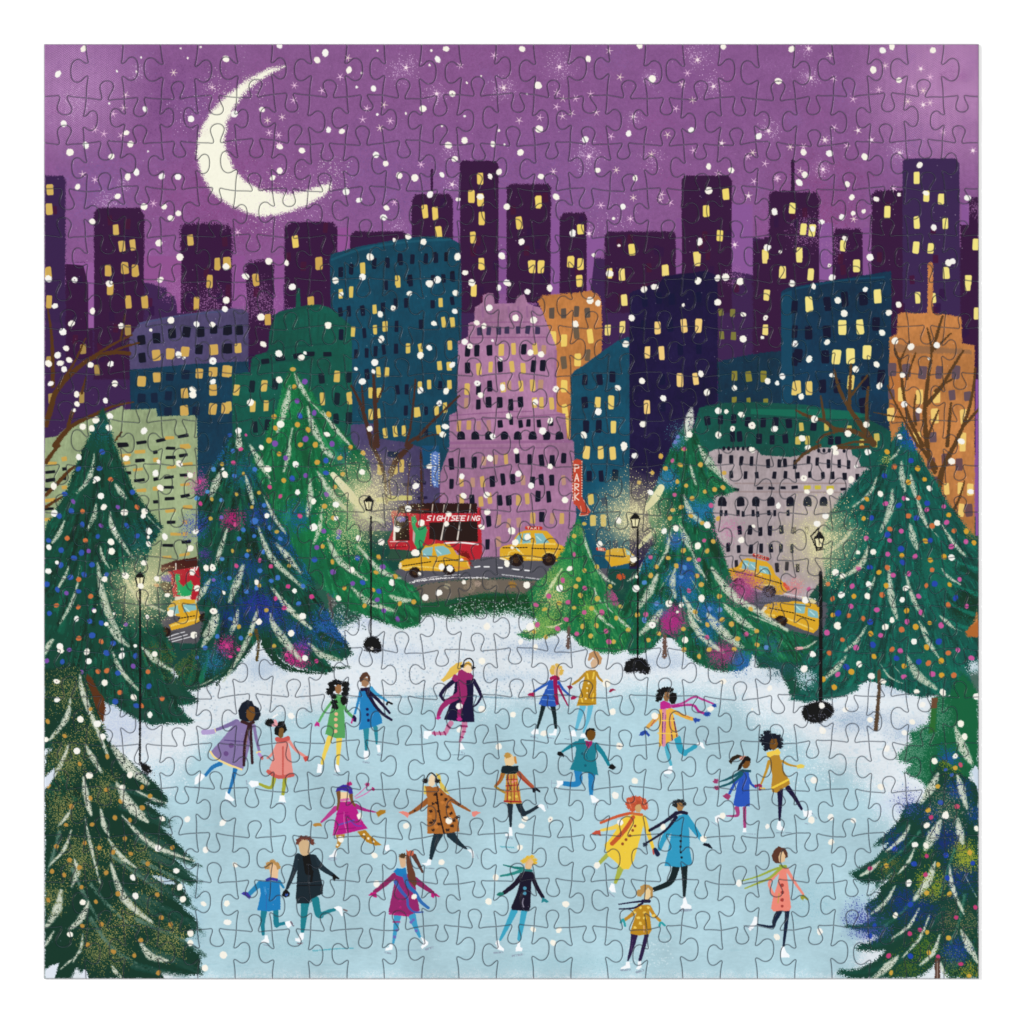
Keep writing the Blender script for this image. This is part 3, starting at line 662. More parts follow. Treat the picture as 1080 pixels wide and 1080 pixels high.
taxi('yellow taxi at the lower right beside the fourth lamp post', '448,940;470,905;520,890;600,892;625,885;690,890;765,905;790,930;785,1000;770,1045;745,1068;690,1050;600,1015;540,985;470,978',
     ['636,898;700,905;694,958;640,950', '714,925;768,945;775,985;712,972'], [(560, 1000)], 36, cheq=[((495, 925), (640, 955)), ((650, 965), (760, 1000))], hi=['600,985;680,1020;740,1045', '480,960;520,968'], shade=[('455,945;470,925', 'F0E4C4', 20), ('690,870;750,890', 'E8D9A0', 20)])
fr(40, 470, 5.4)
b2 = motif('printed_bus', 'small red bus with a green statue partly hidden by left trees', 0, 'printed_buses')
poly('740,715;800,700;920,688;925,740;915,880;880,890;770,860;760,800', 'B5222F', rough=.7)
sub(b2, 'roof'); poly('700,680;780,655;905,632;912,690;800,706;700,724', '4A2420', rough=.6); line('785,672;785,705', 7, 'D8CFC5', own=False); line('700,700;780,690', 8, '7A4A3A', own=False)
sub(b2, 'window'); poly('690,790;720,775;760,790;765,850;720,840', '3A2A1E', rough=.6)
use(b2)
for (x, y) in ((870, 725), (885, 712), (900, 708)): line([(x, y), (x + 8, y - 18)], 7, 'F0E8E4', own=False)
motif('printed_statue', 'bright green statue figure on the small left bus')
poly('782,735;800,728;812,750;800,775;825,800;870,770;885,800;870,860;830,865;795,850;790,790;780,760', '27A35E', rough=.8)
use(b2); poly('700,740;760,735;755,775;700,770', '5A48A0', own=False, rough=1); poly('780,862;870,852;872,880;785,884', 'E2D9C8', own=False, rough=.8)
taxi('yellow taxi near the left lamp', '735,925;770,885;830,872;900,880;905,915;925,965;930,1000;850,1030;760,1052;745,1020;800,1000;810,975;740,960', ['745,925;795,910;805,955;760,962', '825,905;895,900;905,935;830,950'], [(725, 1062), (950, 980)], 32,
     cheq=[((800, 985), (900, 968))], hi=['760,1025;920,985'])

# ================================================================== TREES
GRN = 'B9C4AC'
def branches(m, c_d, c_l, cx, top, bot, n, seed, amp=1.0):
    """curved bough strokes fanning down and outwards, kept inside the crown"""
    r = random.Random(seed)
    own = IDM == m
    keep = COL.copy() if False else None
    ys, xs = np.nonzero(own)
    for k in range(n):
        i = r.randrange(len(ys)); y = X0 + ys[i] / S; x = X0 + xs[i] / S
        s = (x - cx) / max(30, (y - top) * .55 + 20); s = max(-1.3, min(1.3, s))
        L = r.uniform(14, 38) * amp
        q = [(x, y), (x + s * L * .35, y + L * .5), (x + s * L * .95, y + L * .9 - abs(s) * L * .1)]
        c = r.choice((c_d, c_l, c_d)); wd = r.uniform(1.2, 4.5) * amp
        xsn = [a[0] for a in q]; ysn = [a[1] for a in q]
        w_ = win(min(xsn) - 6, min(ysn) - 6, max(xsn) + 6, max(ysn) + 6)
        if w_ is None: continue
        old = COL[w_].copy()
        line(q, (wd * .5, wd * 1.7), c, own=False, rough=.9, grain=r.choice((0, .3, .45)), alpha=r.uniform(.3, .85), soft=r.choice((1, 2.5)))
        COL[w_] = np.where((IDM[w_] == m)[..., None], COL[w_], old)
def garl(q, wd, c=GRN, tp=None, g=.34):
    """dry brushed frosty garland stroke"""
    line(q, 0, c, own=False, rough=.6, grain=g + .05, taper=tp or (wd * .35, wd * 1.08, wd * .45), alpha=.72, soft=1.6)
    line(q, 0, c, own=False, rough=.5, grain=.5, taper=tp or (wd * .2, wd * .9, wd * .3), alpha=.6)
    line(q, 0, 'E4E8D8', own=False, rough=.4, grain=.62, taper=tp or (wd * .1, wd * .6, wd * .1), alpha=.5)
def needles(m, cx, top, n, cols, seed):
    """short dry strokes hanging along the boughs"""
    r = random.Random(seed); ys, xs = np.nonzero(IDM == m)
    for k in range(n):
        i = r.randrange(len(ys)); y = X0 + ys[i] / S; x = X0 + xs[i] / S
        s_ = max(-1.2, min(1.2, (x - cx) / max(30, (y - top) * .5 + 20))); L = r.uniform(3, 9)
        w_ = win(x - 12, y - 12, x + 12, y + 12); old = COL[w_].copy()
        line([(x, y), (x + s_ * L * .8, y + L)], (r.uniform(.6, 1.4), .4), r.choice(cols), own=False, alpha=r.uniform(.25, .7), rough=.4)
        COL[w_] = np.where((IDM[w_] == m)[..., None], COL[w_], old)
def tips(m, items, c, n=5):
    """sheer dry brush ends of boughs reaching past the crown"""
    use(m)
    for q, wd in items:
        for k in range(n):
            o_ = R.uniform(-wd * .35, wd * .35)
            q2 = ';'.join('%f,%f' % (float(a.split(',')[0]) + R.uniform(-8, 8), float(a.split(',')[1]) + o_) for a in q.split(';'))
            line(q2, (wd * .5, wd * .12), c, own=k == 0, rough=1, grain=R.choice((.2, .4, .5)), alpha=R.uniform(.35, .7), soft=1.5)
def orn(p, c, r=13):
    for q in p.split(';'):
        dot(q, r * R.uniform(.85, 1.15), c, r * R.uniform(.75, 1.05), own=False, ang=R.uniform(0, 3), rough=.25, soft=.9)
def fringe(m, p, c, n, L, seed, dirx):
    """ragged brush ends along a stretch of the crown's edge"""
    r = random.Random(seed); q = pts(p); use(m)
    sv = FR[:]; FR[:] = [0, 0, 1]
    for k in range(n):
        i = r.randrange(len(q) - 1); t = r.random()
        x = q[i][0] + (q[i + 1][0] - q[i][0]) * t; y = q[i][1] + (q[i + 1][1] - q[i][1]) * t
        l = r.uniform(.4, 1) * L; dx = dirx if dirx else (1 if r.random() < .5 else -1)
        line([(x - dx * 8, y - 5), (x, y), (x + dx * l, y + l * .45)], (2.6, .7), c, rough=1.1, grain=r.choice((0, .4)), own=r.random() < .5)
    FR[:] = sv
OB, OG, OP, OO, OV = '2F56B8', 'CFA03E', 'CE4E94', 'D0703E', '7A4CA8'
def tree(label, body, c, name='printed_tree', rough=1.6):
    m = motif(name, label, 0, 'decorated evergreen trees of the picture')
    poly(body, c, rough=rough, soft=1.6)
    return m
fr(0, 0)
tree('plain dark green growth behind the right lamp', '775,640;795,652;815,662;840,672;866,680;890,700;870,738;835,736;822,706;800,704', '15503F', 'printed_bush')
for (x, y) in ((805, 690), (820, 705), (835, 700)): spray(x, y, 14, '2A5560', .5)
# centre left green tree
TC = tree('bright green tree with gold and purple baubles before the domed building', '308,384;312,392;325,408;340,430;350,444;372,466;390,488;392,510;376,530;372,545;388,575;412,600;440,622;447,640;443,660;425,664;398,655;368,643;345,625;320,600;290,570;262,520;262,490;277,470;285,445;294,427;300,400', '176A40')
branches(TC, '0B4E34', '2F9458', 308, 385, 660, 210, 3)
needles(TC, 308, 385, 700, ('0A4A30', '3BA063', '0F5A3A'), 31)
for (x, y, r, c, d) in ((300, 430, 30, '23894D', .5), (345, 560, 30, '168043', .6), (335, 640, 20, '1C5E8A', .5), (360, 480, 12, '2A5E7A', .4), (312, 545, 20, '1F5AA0', .35), (400, 620, 30, '1B7F4A', .5), (320, 600, 30, '17654A', .5)): spray(x, y, r, c, d, mask=[TC], wash=.8)
fr(240, 270, 5.4)
for q, wd in (('380,670;420,750;470,830', 30), ('355,740;330,860;285,1000', 44), ('455,860;490,980;545,1078', 42), ('540,880;600,970;700,1080', 26), ('370,980;350,1075', 32), ('470,830;600,960;690,1070', 14)): garl(q, wd)
dot('372,645', 17, 'CBA34C', 12, own=False); dot('302,958', 22, 'F0EFE0', 20, own=False)
orn('380,745;265,915;576,902;398,960;272,980;458,990;236,1050;415,1075;500,1075', OG, 16); orn('440,715;396,825;494,893;444,1042;270,1068;595,1070', OV, 17); orn('412,910', OB, 16)
fr(240, 470, 5.4)
for q, wd in (('355,0;345,60;320,150', 28), ('530,0;560,30;600,65', 42), ('470,190;470,300;455,400', 38), ('515,150;580,260;680,370', 38), ('600,165;700,280;790,400;890,430', 56), ('540,360;520,480;490,555', 28), ('570,530;640,660;790,765', 40), ('740,570;870,710;985,755', 34), ('700,800;800,890;950,942', 38), ('925,855;980,880;1040,880', 36)): garl(q, wd)
line('600,165;700,280;790,400', 0, 'EDE6BE', own=False, taper=(30, 48, 16), grain=.2, alpha=.9)
orn('293,47;510,95;320,198;640,70;700,10;772,42;656,162;552,345;602,412;540,574;597,662;665,812;828,822;845,722;780,912;955,745;980,900;612,235;860,635;1060,890', OG, 14); orn('445,170;563,278;548,487;508,580;635,492;600,720;884,690;853,878;712,785;968,988;330,70;890,940', OV, 15); orn('560,155;368,188;630,520;740,640;770,780;862,830;495,650;560,85', OB, 16)
snow('192,10;230,132;387,106;398,265;766,150;617,335;490,318;744,528;875,548;1030,360;1070,230;708,708;632,870;428,972;178,1003;935,778;1065,610'); snow('490,465', 3.6)

# blue tree
fr(0, 0)
TB = tree('tall tree washed with blue and pink light left of centre', '250,450;256,462;264,485;280,520;300,560;320,595;335,625;350,655;366,678;372,690;360,697;345,696;352,708;340,711;318,706;300,698;288,688;282,678;272,676;262,688;250,705;232,718;210,727;190,730;176,726;188,712;180,704;196,694;210,676;215,650;214,620;212,600;208,570;210,540;205,515;222,495;234,475', '0F4A3C')
branches(TB, '062A20', '1C6B4C', 250, 450, 720, 240, 5)
needles(TB, 250, 450, 900, ('04241B', '2A7A5A', '0A3F4A'), 32)
for (x, y, r, c, d) in ((272, 640, 28, '2A3495', .85), (258, 500, 22, '1D5E80', .6), (228, 478, 18, '2360A8', .6), (300, 570, 24, '1E4F9A', .6), (330, 600, 22, '2164A0', .55), (345, 660, 24, '2A4FA8', .7), (318, 683, 14, '5A3FA8', .7),
                        (275, 545, 20, '2A3F9E', .6), (203, 560, 16, '3347A8', .7), (228, 620, 20, '2456A0', .6), (262, 600, 20, '1F3F8C', .6), (245, 548, 14, 'B0246E', .75), (294, 522, 13, 'B0386E', .6), (238, 682, 15, 'C2287F', .8), (312, 693, 16, 'C2287F', .8), (320, 700, 8, 'D02A80', .6),
                        (225, 698, 18, '2E6C9A', .6), (209, 512, 13, 'B04A94', .6), (215, 585, 10, '5A2F9A', .5), (340, 560, 10, '24559A', .4), (245, 650, 22, '1C2F80', .6), (360, 672, 14, '2C55A8', .5), (290, 650, 20, '2B3C9C', .6), (310, 665, 14, '2E4CA5', .6)): spray(x, y, r * .95, c, d * .68, mask=[TB], wash=.8)
spray(209, 508, 14, 'B04A94', .45); spray(345, 665, 20, '2A5FA8', .4); spray(205, 555, 17, '3A48A8', .5)
fr(180, 600, 5.4)
use(TB)
for q, wd in (('300,590;180,665;80,680;0,650', (30, 14)), ('540,420;600,520;700,575;885,597', (60, 8)), ('800,500;880,560;1020,560', (20, 10)), ('860,380;920,410;975,430', (40, 10)), ('420,480;330,570;260,660', (26, 14))): line(q, wd, '17402F', rough=1.2, grain=.2)
sub(TB, 'trunk'); line('485,350;500,430;490,520', (20, 14), '5A4A26', rough=.6, grain=.2)
use(TB)
fr(240, 270, 5.4); garl('60,985;65,1080', 40, tp=(20, 40, 40)); orn('12,1020', OB, 12); orn('105,1020', OP, 8)
fr(240, 470, 5.4)
for q, wd in (('130,0;180,90;235,180', 38), ('100,170;125,250;145,330', 30), ('210,290;260,400;330,500', 26), ('175,460;250,640;430,810', 36), ('275,555;340,630;415,725', 36), ('90,680;50,790;10,890', 46), ('60,930;15,1060', 24), ('170,930;150,1000;115,1078', 22), ('250,810;350,930;470,1040', 34), ('245,960;260,1020;280,1078', 30), ('235,180;245,215', 12)): garl(q, wd)
orn('30,30;38,172;155,135;208,340;65,530;152,515;240,468;300,530;202,605;110,625;184,712;285,752;250,770;105,832;10,755;405,900;165,810;430,800;90,480', '3C72C4', 14); orn('153,430', '3C72C4', 22)
orn('180,268;50,277;90,160;138,350;28,600;118,598;350,685;180,798;220,937;65,1032;280,490', 'C0A044', 11); orn('75,20;33,97;240,236;300,288;412,400;183,652;247,687;345,802;50,685;272,870;322,925;478,860;45,450', 'CE4A86', 13)
fr(40, 470, 5.4)
for q, wd in (('1040,150;1010,220;985,290', 46), ('1080,470;1040,590;1010,680', 32), ('980,765;940,830;900,890', 36), ('1015,940;1000,1010;950,1080', 56)): garl(q, wd)
orn('1000,135;965,262;1045,310;1048,645;905,300', '4D8AC8', 13); orn('1048,105;990,305;983,415', 'C0A044', 13); orn('920,205;925,330', 'CE3E86', 14); orn('1045,408;1000,765', '7A5AB8', 12)
snow('232,65;336,190;358,287;375,350;92,385;90,230;492,380;600,400;607,375;632,487;722,518;630,560;416,548;418,602;604,668;498,740;676,758;62,578;58,715;220,985;502,72;670,158;805,103;697,240;898,490;867,585;958,697;994,695;905,812;1000,943;1065,165;756,955;585,800;880,720')
fr(180, 600, 5.4)
for q, wd in (('385,235;370,310;345,375', 26), ('495,240;460,350;390,500;300,640', 30), ('570,290;640,400;740,520', 48), ('785,425;860,490;970,520', 38), ('580,110;680,230;800,340', 32), ('270,260;230,360;180,440', 42), ('300,590;180,660;80,675', 12)): garl(q, wd)
orn('430,128;610,50;728,200;265,385;400,395;150,505;340,285;570,68;695,368;195,450', '3C72C4', 13); orn('388,330;545,235;505,95;588,440;455,375', 'C0A044', 12); orn('668,100;595,168;650,220;803,160;340,500;386,460;830,525;660,490;320,440', 'CE3E86', 12)
snow('240,240;500,300;750,268;130,378;765,508;685,838')

# left dark tree
fr(0, 0)
TL = tree('wide dark green tree filling the left edge under the pale building', '108,430;113,440;117,452;121,468;130,490;144,520;158,540;172,556;160,575;153,600;158,625;168,650;174,668;182,684;186,694;178,704;185,715;208,737;203,743;188,744;203,760;198,764;178,763;160,765;140,757;122,745;110,741;106,765;100,790;60,790;46,790;46,560;60,535;72,512;84,480;96,455;103,440', '0D4A3B')
branches(TL, '062F27', '1A6A50', 108, 430, 760, 240, 8)
needles(TL, 108, 430, 1000, ('05281F', '23795C', '0E5444'), 33)
spray(110, 455, 18, '1E5E6A', .4, mask=[TL]); spray(150, 570, 26, '1F5A60', .5, mask=[TL]); spray(165, 660, 30, '1C4A3A', .6, mask=[TL]); spray(190, 700, 22, '5E6A34', .45, mask=[TL, TB]); spray(165, 690, 16, '55602F', .4, mask=[TL])
fr(40, 660, 5.4); use(TL)
for q, wd in (('760,350;820,400;905,432', (60, 20)), ('700,440;780,500;875,545', (60, 20)), ('780,310;860,350;980,330;1080,230', (30, 18)), ('560,480;650,530;740,560', (60, 20))): line(q, wd, '234A3E', rough=1.6, grain=.3)
fr(40, 470, 5.4)
for q, wd in (('320,45;310,130;275,210;220,270', 28), ('330,335;320,400;285,470', 32), ('440,220;470,260;500,300', 34), ('150,430;120,500;80,555', 30), ('410,380;430,480;540,640', 34), ('355,575;370,640;405,695', 22), ('175,690;150,750;115,810', 24), ('230,770;190,900;125,1015', 24), ('340,670;380,900;470,1085', 46), ('480,710;560,860;720,945', 28), ('620,400;700,480', 20), ('240,680;225,760', 14)): garl(q, wd)
orn('365,35;350,130;230,132;152,275;190,372;120,400;252,450;340,517;505,455;565,515;132,595;248,610;205,640;308,678;184,750;262,735;110,820;230,830;65,955;295,1000;360,1010;538,265;60,540;390,735;50,790;130,680', '2E55B0', 16)
orn('414,192;254,374;564,350;166,527;270,540;232,762;104,910;230,920;300,858;674,795', OO, 15); orn('200,318;455,350;358,455;288,600;162,840;318,938;500,1018', OV, 14)
fr(40, 660, 5.4)
for q, wd in (('400,0;450,60;515,115', 40), ('590,120;660,190;765,258', 34), ('425,150;470,250;570,365', 30), ('90,75;60,110;40,160', 34)): garl(q, wd)
orn('308,55;428,100;555,172;138,205;560,455;440,432;632,345;455,270;390,155', '2E55B0', 17); orn('232,72;360,90;342,260;392,256;626,262;467,380;707,415;590,455', OO, 15); orn('178,138;50,200;542,230;245,265', OV, 15)
snow('124,118;128,140;278,148;288,202;477,170;380,325;545,408;106,317;108,422;242,533;338,558;368,632;222,713;293,853;480,920;638,507;888,52;524,850;42,648')
use(TL); sub(TL, 'trunk'); poly('280,275;300,290;345,370;375,410;385,470;372,560;340,510;315,430;300,370;270,300', '5E3620', rough=.8)

# small bright tree
fr(0, 0)
TS = tree('small bright green tree with gold and pink baubles at centre', '611,545;616,560;624,585;632,605;645,622;655,640;668,660;676,675;668,683;650,689;632,688;612,680;600,668;594,665;584,670;572,674;558,675;546,669;556,664;566,655;560,640;556,625;566,615;577,605;587,593;594,580;600,565;606,552', '1E7745')
branches(TS, '0D5230', '45A05A', 610, 545, 690, 140, 9, .8)
needles(TS, 611, 545, 450, ('0C4E2C', '6CB560'), 34)
for (x, y, r, c, d) in ((590, 610, 20, '6FA050', .6), (583, 632, 18, 'B3BE72', .5), (622, 645, 16, '6FAE4A', .5), (575, 660, 22, '7FAE54', .6), (652, 628, 13, 'A8467E', .75), (638, 640, 8, '3F9E50', .5), (612, 560, 9, '6E9A52', .4), (600, 600, 14, '3F9E50', .5), (560, 662, 9, 'D6D89A', .6)): spray(x, y, r, c, d, mask=[TS], wash=.9)
fr(600, 470, 5.4); use(TS)
for q, wd in (('80,490;100,570;130,650', 16), ('140,660;190,740;262,790', 24), ('145,810;160,860;195,905', 14), ('140,930;190,990;255,1037', 20), ('275,970;310,1010;362,1047', 20), ('200,870;220,920;250,950', 10)): garl(q, wd)
fr(500, 600, 5.4)
for q, wd in (('500,0;450,80;400,160', 22), ('410,330;450,330;500,310', 16), ('540,140;520,160', 10)): garl(q, wd, c='CFD79C')
orn('580,100;608,152;702,170;485,195;570,222;402,230;670,225;618,328;697,322;664,382;408,388;342,358;810,280;775,102;835,215;878,348;628,10;795,415;895,290;595,60', 'C9AE4C', 14); orn('505,65;630,110;536,190;352,205;627,248;728,248;525,288;360,318;476,340;585,370;752,355;768,415;425,155', 'C4588C', 15)
sub(TS, 'trunk'); line('540,335;535,445', (20, 24), '665048', rough=.8, grain=.2)
fr(600, 470, 5.4); orn('30,515;88,445;90,710;160,690;40,800;160,870;235,803;65,850', 'C9AE4C', 13); orn('30,620;90,810', 'C4588C', 12)
snow('315,12;375,57;466,267;283,425;790,452;543,487;610,470;733,570;367,647;175,562;380,813;570,900;755,868;980,538;475,1022;1045,25;5,700')

# centre right tree
fr(0, 0)
TR = tree('tall green tree with frosted tip and blue glows right of centre', '726,440;732,452;738,464;748,480;758,500;768,510;777,517;768,522;754,523;752,540;756,560;762,580;768,600;780,625;800,648;830,664;858,672;858,692;838,700;808,694;794,690;790,702;782,708;764,709;745,705;732,698;722,688;712,676;706,668;698,672;688,684;676,690;664,690;660,682;666,665;664,658;655,645;662,622;672,605;682,585;690,570;684,550;682,530;692,512;700,490;708,472;716,455', '156143')
branches(TR, '083F2C', '2E8A56', 722, 440, 710, 280, 12)
needles(TR, 722, 440, 1000, ('083A28', '3A9A64', '0F5A6A'), 35)
for (x, y, r, c, d) in ((702, 506, 15, '2472A0', .7), (738, 537, 18, '2472A0', .7), (712, 570, 12, '2B5FA8', .7), (720, 612, 20, '2460A8', .7), (750, 648, 19, '2460A8', .7), (728, 630, 14, '1F6A9A', .5), (782, 700, 15, '2B62A8', .7), (708, 655, 18, 'AA2C7C', .85), (762, 690, 17, '9A3A74', .75), (764, 560, 14, 'C472A0', .5), (680, 590, 16, '2070A0', .5), (694, 640, 12, '2874A0', .5), (725, 600, 12, '2A4FA0', .5), (740, 520, 14, '2A8050', .5), (745, 670, 14, '1F6A9A', .4), (724, 448, 12, '9A5078', .3), (712, 465, 10, '4A80B0', .5), (770, 640, 16, '20794A', .5)): spray(x, y, r, c, d, mask=[TR], wash=.9)
spray(785, 620, 20, 'A8467E', .75, wash=.9); spray(810, 628, 16, '6F6A84', .6); spray(768, 558, 16, 'C472A0', .4); spray(780, 700, 14, '2B62A8', .3); spray(838, 618, 12, 'D87A80', .6)
spray(812, 682, 14, '2A5F78', .5)
fr(640, 270, 5.4); use(TR)
spray(716, 455, 14, '4A8090', .3)
garl('480,870;470,940;455,1040', 54, c='DDE2D4')
orn('405,1030;390,1060', '6A7AC0', 12); orn('470,1015', 'F2F0E0', 16)
fr(600, 470, 5.4)
for q, wd in (('740,0;800,100;905,205', 42), ('690,105;705,160;725,225', 20), ('655,280;690,380;760,440', 36), ('635,455;665,530;705,600', 44), ('700,590;730,680;785,765', 26), ('490,480;450,530;415,565', 30), ('578,495;555,600;500,692', 22), ('505,735;460,830;395,925', 48), ('605,700;590,780;605,865', 36), ('585,715;520,815', 13), ('815,695;900,820;1030,920', 50), ('655,860;690,930;745,1005', 30), ('680,950;710,1020;765,1085', 38), ('790,960;840,1020;905,1080', 54), ('880,900;960,970;1060,1045', 28), ('530,935;480,1000;405,1075', 48), ('418,665;390,730;335,770', 16), ('690,750;760,860', 10)): garl(q, wd)
line('525,240;490,300;440,360', 0, 'E9E6B4', own=False, taper=(40, 44, 24), grain=.2)
line('470,495;430,540;400,580', 0, 'DCD9A6', own=False, taper=(10, 26, 14), grain=.35)
orn('475,155;524,60;635,110;655,20;750,108;618,205;668,228;775,262;878,238;850,415;590,367;575,412;702,300;565,640;652,598;685,645;822,545;612,685;467,738;858,858;875,990;755,790;392,962;650,1045;498,690;928,1015;1035,928;760,440;885,155;788,600;830,250;695,400;550,130;400,210;640,350', 'D0A84A', 14)
orn('590,85;602,280;658,18;437,962;682,825;732,742;740,650;465,635;770,540;810,340', 'C4588C', 13); orn('430,780;500,900;660,695;860,935;640,745;430,990;800,930', '4B86C8', 14)
fr(660, 600, 5.4)
for q, wd in (('330,160;380,240;430,305', 30), ('355,240;430,380;555,475', 40), ('470,270;560,370;665,447', 52), ('560,215;640,290;745,355', 28), ('490,0;600,150;750,240;920,352', 40), ('700,260;780,290;910,348', 10), ('660,340;730,380', 10)): garl(q, wd)
orn('530,157;602,315;548,290;328,342;130,405;418,498;637,398;748,432;712,228;430,90;142,40;405,40;66,262;475,460;617,458;465,318;332,460;188,368;395,245;745,355', 'D0A84A', 14); orn('360,125;463,390;687,372;545,465;115,260;1042,115', 'C4588C', 14); orn('475,230;105,297;800,448;175,195;538,232', '5A86C8', 13)
snow('58,112;245,196;432,167;338,405;555,640;1062,485;1015,570;165,840;820,680')
use(TR); sub(TR, 'trunk'); line('224,385;222,500', (24, 26), '6A5046', rough=.8, grain=.15)
snow('555,640;720,800', 1.2)

# big right tree
fr(0, 0)
TD = tree('huge teal green tree with many coloured baubles at the right', '952,445;958,455;964,468;974,486;988,508;1000,530;1015,550;1026,562;1033,572;1033,640;1026,660;1033,668;1033,738;1012,735;990,734;972,736;950,729;930,722;915,718;905,724;893,731;872,738;850,741;832,738;846,728;858,715;848,700;845,694;866,678;872,650;872,610;868,590;866,560;876,540;888,522;905,504;917,493;930,480;942,462', '0B5A50')
branches(TD, '053A34', '177C66', 950, 445, 735, 330, 15)
needles(TD, 950, 445, 1300, ('04342D', '1E8A70'), 36)
for (x, y, r, c, d) in ((960, 460, 16, '1E4FA8', .5), (1020, 640, 24, '073F2E', .7), (990, 600, 26, '0D6B58', .6), (900, 700, 24, '0E6A58', .5), (985, 700, 30, '0E6A58', .5), (935, 485, 8, 'B8BE5A', .3), (1025, 560, 10, '8A7A3A', .5), (965, 470, 8, '2450B0', .4)): spray(x, y, r, c, d, mask=[TD], wash=.8)
fr(860, 470, 5.4)
poly('850,1060;880,1030;935,990;935,1090;870,1090', 'B5672E', own=False, rough=1)
for q in ('780,640;850,680;920,700', '740,880;820,930;900,960', '760,780;850,820;930,850', '700,960;780,1010;860,1040'): line(q, (10, 26), '1B7A66', own=False, rough=1, grain=.35, alpha=.8)
for q in ('840,700;900,740;935,760', '850,840;935,910'): line(q, 34, '073A2C', own=False, rough=1.4, alpha=.7)
for q, wd in (('350,180;310,270;215,348', 20), ('490,90;495,180;510,262', 38), ('540,165;555,230;575,300', 34), ('580,300;605,390;640,465', 30), ('440,250;425,370;372,488', 40), ('540,450;555,520;580,585', 44), ('720,450;790,560;855,628', 24), ('300,575;260,680;138,760', 34), ('215,470;150,550;50,625', 28), ('720,700;760,750;825,790', 18), ('420,690;430,850;465,985', 40), ('515,735;560,880;615,972', 28), ('710,970;750,1005;795,1045', 24), ('340,745;325,790;308,825', 18), ('590,1000;615,1040;645,1080', 22), ('490,0;460,50;425,80', 16), ('650,460;700,520', 10)): garl(q, wd)
orn('408,35;583,130;622,192;530,208;293,304;275,415;860,488;760,395;903,553;627,543;733,632;655,652;493,626;362,722;404,797;765,792;220,858;520,940;652,1010;570,1030;100,965', 'D6A030', 15)
orn('450,120;266,352;530,400;424,475;665,457;790,485;410,695;665,708;632,797;380,850;98,872;190,968;757,907;272,985;72,788;588,297', OO, 15)
orn('505,300;635,365;732,347;747,437;858,547;775,575;567,632;533,730;443,738;490,487;290,528;423,540;412,618;588,858;350,935;203,915;210,800;522,1003;715,1020;862,915;600,950;67,1065;822,762;245,700;400,330', 'C9549A', 15)
orn('545,85;393,172;475,340;637,328;320,412;410,507;655,540;488,588;497,665;310,693;680,787;798,868;130,955;312,1005;575,412', '2847B0', 17)
snow('300,35;370,275;650,243;694,440;330,605;776,638;115,722;304,790;148,850;516,812;297,857;495,878;437,995;125,1022;398,1032;777,90;885,262;82,262;205,190;60,400;108,15;15,445')
fr(840, 660, 5.4); use(TD)
for q, wd in (('0,290;60,320;120,350', (30, 60)), ('190,400;120,410;20,370', (30, 10)), ('340,350;260,390;190,405', (40, 16)), ('940,250;1000,290;1036,300', (30, 50))): line(q, wd, '23665A', rough=1.4, grain=.3)
poly('990,270;1040,260;1040,400;1000,380', '4A6A60', own=False, rough=1.5)
spray(1028, 703, 9, 'DDE8F2', .8); spray(850, 715, 12, 'C8DAE8', .7)
for q, wd in (('400,0;350,80;275,145', 24), ('285,170;230,240;155,305', 36), ('705,0;750,90;812,182', 24), ('630,175;690,280;795,358', 48), ('475,210;530,290;605,328', 12), ('560,235;610,292', 10), ('0,130;60,120;115,85', 16), ('870,0;940,30', 10)): garl(q, wd)
line('0,130;30,128', 18, 'E0A8A8', own=False, grain=.3)
orn('423,45;442,175;313,262;215,350;613,230;742,122;825,200;828,282;150,305;680,8', 'D6A030', 16); orn('262,80;188,155;545,135;752,213;897,282;600,22;865,155', OO, 16); orn('480,55;173,40;340,125;235,277;592,143;612,290;920,138;997,183;775,275;825,0', 'C9549A', 16); orn('435,108;570,185;285,235;812,90;697,205', '2847B0', 18)
sub(TD, 'trunk'); line('470,255;472,350;465,450;453,590', (16, 26), '5A4634', rough=.6)
snow('235,5;508,8;93,163;357,218;670,90;427,287;494,317;685,376;834,380;936,558;958,632;787,770;906,742;145,455;420,535;278,478;150,598;615,610;660,548;480,918;720,450;1026,403;850,1075;100,880;45,245;515,700')
# soft green tree behind the front one
fr(840, 660, 5.4)
TG = tree('plain green tree behind the front tree at the right edge', '800,395;860,400;900,330;940,270;1000,330;1040,380;1040,830;1020,800;1000,830;960,980;800,1000;760,960;720,890;640,850;615,830;650,795;590,770;575,745;610,700;650,660;640,610;700,580;750,560;765,480;770,410', '0C6640', rough=2.5)
branches(TG, '0A5A38', '12734A', 1000, 700, 850, 40, 16)
for (x, y) in ((955, 800), (970, 790), (975, 770), (965, 815), (985, 745), (955, 785), (990, 760)): spray(x, y, 16, '5C9478', .55, mask=[TG], wash=.2)
spray(1000, 800, 14, '2450A8', .8, mask=[TG]); 
poly('770,410;805,410;800,470;765,480', '6E4A33', own=True, rough=.6); poly('765,470;800,470;795,600;755,615', '2F6E34', own=False, rough=1)

